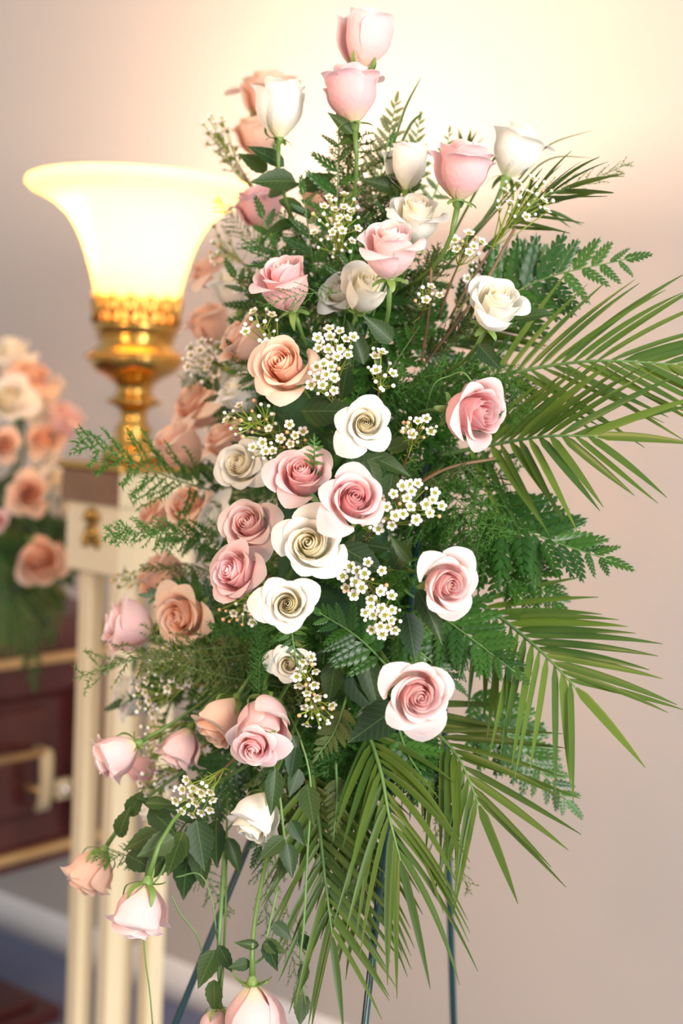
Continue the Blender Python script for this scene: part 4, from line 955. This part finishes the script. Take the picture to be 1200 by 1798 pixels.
sprig('leafy_stem', 'cluster of dark leaves above the upside down rose', [(360, 1400, 1.38), (310, 1470, 1.33), (285, 1530, 1.31), (262, 1560, 1.31)],
      [(262, 1420, 1.33, 70, -40, .2), (225, 1432, 1.34, 55, 60, .2), (208, 1470, 1.34, 62, 70, .2), (222, 1500, 1.33, 66, -25, .3), (280, 1460, 1.30, 70, -155, .2), (300, 1490, 1.32, 74, -130, .2),
       (250, 1470, 1.33, 76, -60, .2), (306, 1470, 1.28, 72, 205, .3), (322, 1460, 1.29, 82, -110, .1), (345, 1440, 1.31, 90, -80, .1), (255, 1410, 1.31, 60, 0, .2), (330, 1490, 1.35, 90, -95, .1), (300, 1430, 1.33, 66, 150, .1)], 'leafy stem', vg, seed=8)
sprig('leafy_stem', 'rose leaves hanging at the lower middle left', [(430, 1420, 1.38), (390, 1470, 1.35), (350, 1530, 1.34)],
      [(380, 1440, 1.33, 84, -90, .1), (350, 1480, 1.34, 80, -85, .1), (400, 1470, 1.34, 70, -70, .1), (360, 1430, 1.33, 70, 170, .1)], 'leafy stem', vg, seed=9)
sprig('leafy_stem', 'broad dark leaves under the apricot rose', [(600, 800, 1.38), (575, 740, 1.32), (560, 710, 1.30)],
      [(530, 722, 1.28, 100, 0, .1), (560, 760, 1.30, 80, -40, .1), (600, 700, 1.31, 70, 80, .1), (640, 640, 1.32, 85, 110, .1)], 'leafy stem', vg, seed=10)
sprig('leafy_stem', 'broad dark leaves left of the rose facing right', [(650, 1000, 1.40), (700, 1000, 1.34), (720, 990, 1.31)],
      [(690, 1000, 1.30, 70, 60, .1), (610, 950, 1.31, 80, -10, .1), (600, 1000, 1.30, 66, 70, .1), (715, 1075, 1.30, 90, -80, .1)], 'leafy stem', vg, seed=11)
sprig('leafy_stem', 'large dark leaves left of the big blush rose', [(600, 1080, 1.40), (630, 1160, 1.36), (650, 1200, 1.34)],
      [(610, 1180, 1.33, 100, -50, .1), (640, 1150, 1.33, 110, -75, .1), (590, 1160, 1.33, 80, -100, .1)], 'leafy stem', vg, seed=12)
sprig('leafy_stem', 'dark leaves between white bud and lamp rim rose', [(540, 460, 1.46), (505, 370, 1.42), (500, 330, 1.40)],
      [(490, 350, 1.40, 70, -30, .1), (530, 330, 1.40, 66, 20, .1), (470, 300, 1.40, 60, 150, .1), (520, 390, 1.41, 60, 200, .1)], 'leafy stem', vg, seed=13)
sprig('leafy_stem', 'jagged leaves under the middle white rose', [(640, 880, 1.40), (630, 820, 1.34), (640, 800, 1.32)],
      [(600, 820, 1.29, 74, 15, .1), (650, 800, 1.29, 80, -25, .1), (690, 830, 1.29, 66, -100, .1), (680, 790, 1.30, 60, 20, .1)], 'leafy stem', vg, seed=14)
sprig('leafy_stem', 'olive twig forking behind the right turned rose', [(740, 760, 1.34), (760, 680, 1.30), (790, 660, 1.29), (815, 655, 1.28), (835, 680, 1.28)], [], 'twig', vg, .0008, seed=15)
for i, (lab, pts) in enumerate([('reddish woody twig left of the white right side rose', [(740, 640, 1.36), (752, 560, 1.33), (758, 470, 1.32)]), ('woody twig rising to the upper right waxflower', [(745, 640, 1.37), (800, 570, 1.33), (850, 500, 1.32), (905, 400, 1.32)]),
     ('woody twig under the right turned rose', [(690, 880, 1.33), (780, 825, 1.29), (870, 805, 1.29)])]):
    sprig('woody_twig', lab, pts, [], 'twig', 'bare woody twigs', .0015, 'twig', 50 + i)

# ------------------------------------------------------------------ greenery on the casket
cgp = 'greenery on the casket'
for i, (b_, m_, t_, lab) in enumerate([
  ((40, 900, 2.85), (80, 1000, 2.72), (90, 1120, 2.66), 'dark fern hanging over the casket edge nearest the pedestal'),
  ((10, 900, 2.85), (40, 1040, 2.70), (60, 1200, 2.64), 'fern frond hanging lowest down the casket side'),
  ((0, 880, 2.85), (5, 1000, 2.68), (10, 1120, 2.62), 'fern frond at the left edge on the casket side'),
  ((50, 860, 2.85), (110, 920, 2.74), (125, 1010, 2.70), 'fern frond beside the cream pedestal box'),
  ((20, 820, 2.88), (30, 900, 2.74), (40, 960, 2.70), 'fern between the casket roses'),
  ((0, 900, 2.88), (-20, 960, 2.7), (20, 1060, 2.66), 'fern under the lowest casket bud')]):
    fern(lab, b_, m_, t_, 75, 9, seed=400 + i, group=cgp, sag=.3, nrm=(.2, .3, 1))
palm('blurred palm frond hanging down the casket side', [(10, 960, 2.75), (30, 1040, 2.66), (50, 1110, 2.62)], 9, 100, (40, 20, 40, 20), 7, .15, seed=60, group=cgp)
palm('second blurred palm frond at the picture edge on the casket', [(-10, 980, 2.75), (0, 1060, 2.66), (8, 1120, 2.62)], 9, 90, (40, 20, 40, 20), 7, .15, seed=61, group=cgp)
sprig('leafy_stem', 'green leaves among the casket roses', [(30, 920, 2.85), (60, 880, 2.74), (110, 920, 2.7)],
      [(60, 820, 2.72, 50, -60, .1), (20, 830, 2.72, 60, -100, .1), (30, 920, 2.66, 60, 160, .1), (100, 920, 2.70, 70, -70, .1), (20, 850, 2.70, 60, 200, .1), (110, 960, 2.70, 60, -90, .1), (80, 1020, 2.66, 60, -90, .1), (40, 1000, 2.66, 60, -110, .1)], 'leafy stem', cgp, seed=20)
wax('lilac blossom cluster beside the pedestal box', 116, 884, 2.70, 14, 14, 6, 3, (60, 900, 2.85), 90, 12, group=cgp, fm=WL)
wax('yellowish blossom cluster under the peach casket rose', 80, 815, 2.66, 26, 20, 8, 4, (40, 880, 2.85), 91, 16, group=cgp)
wax('small yellow green blossom right of the top casket roses', 102, 672, 2.74, 8, 8, 2, 3, (60, 760, 2.85), 92, 14, group=cgp)
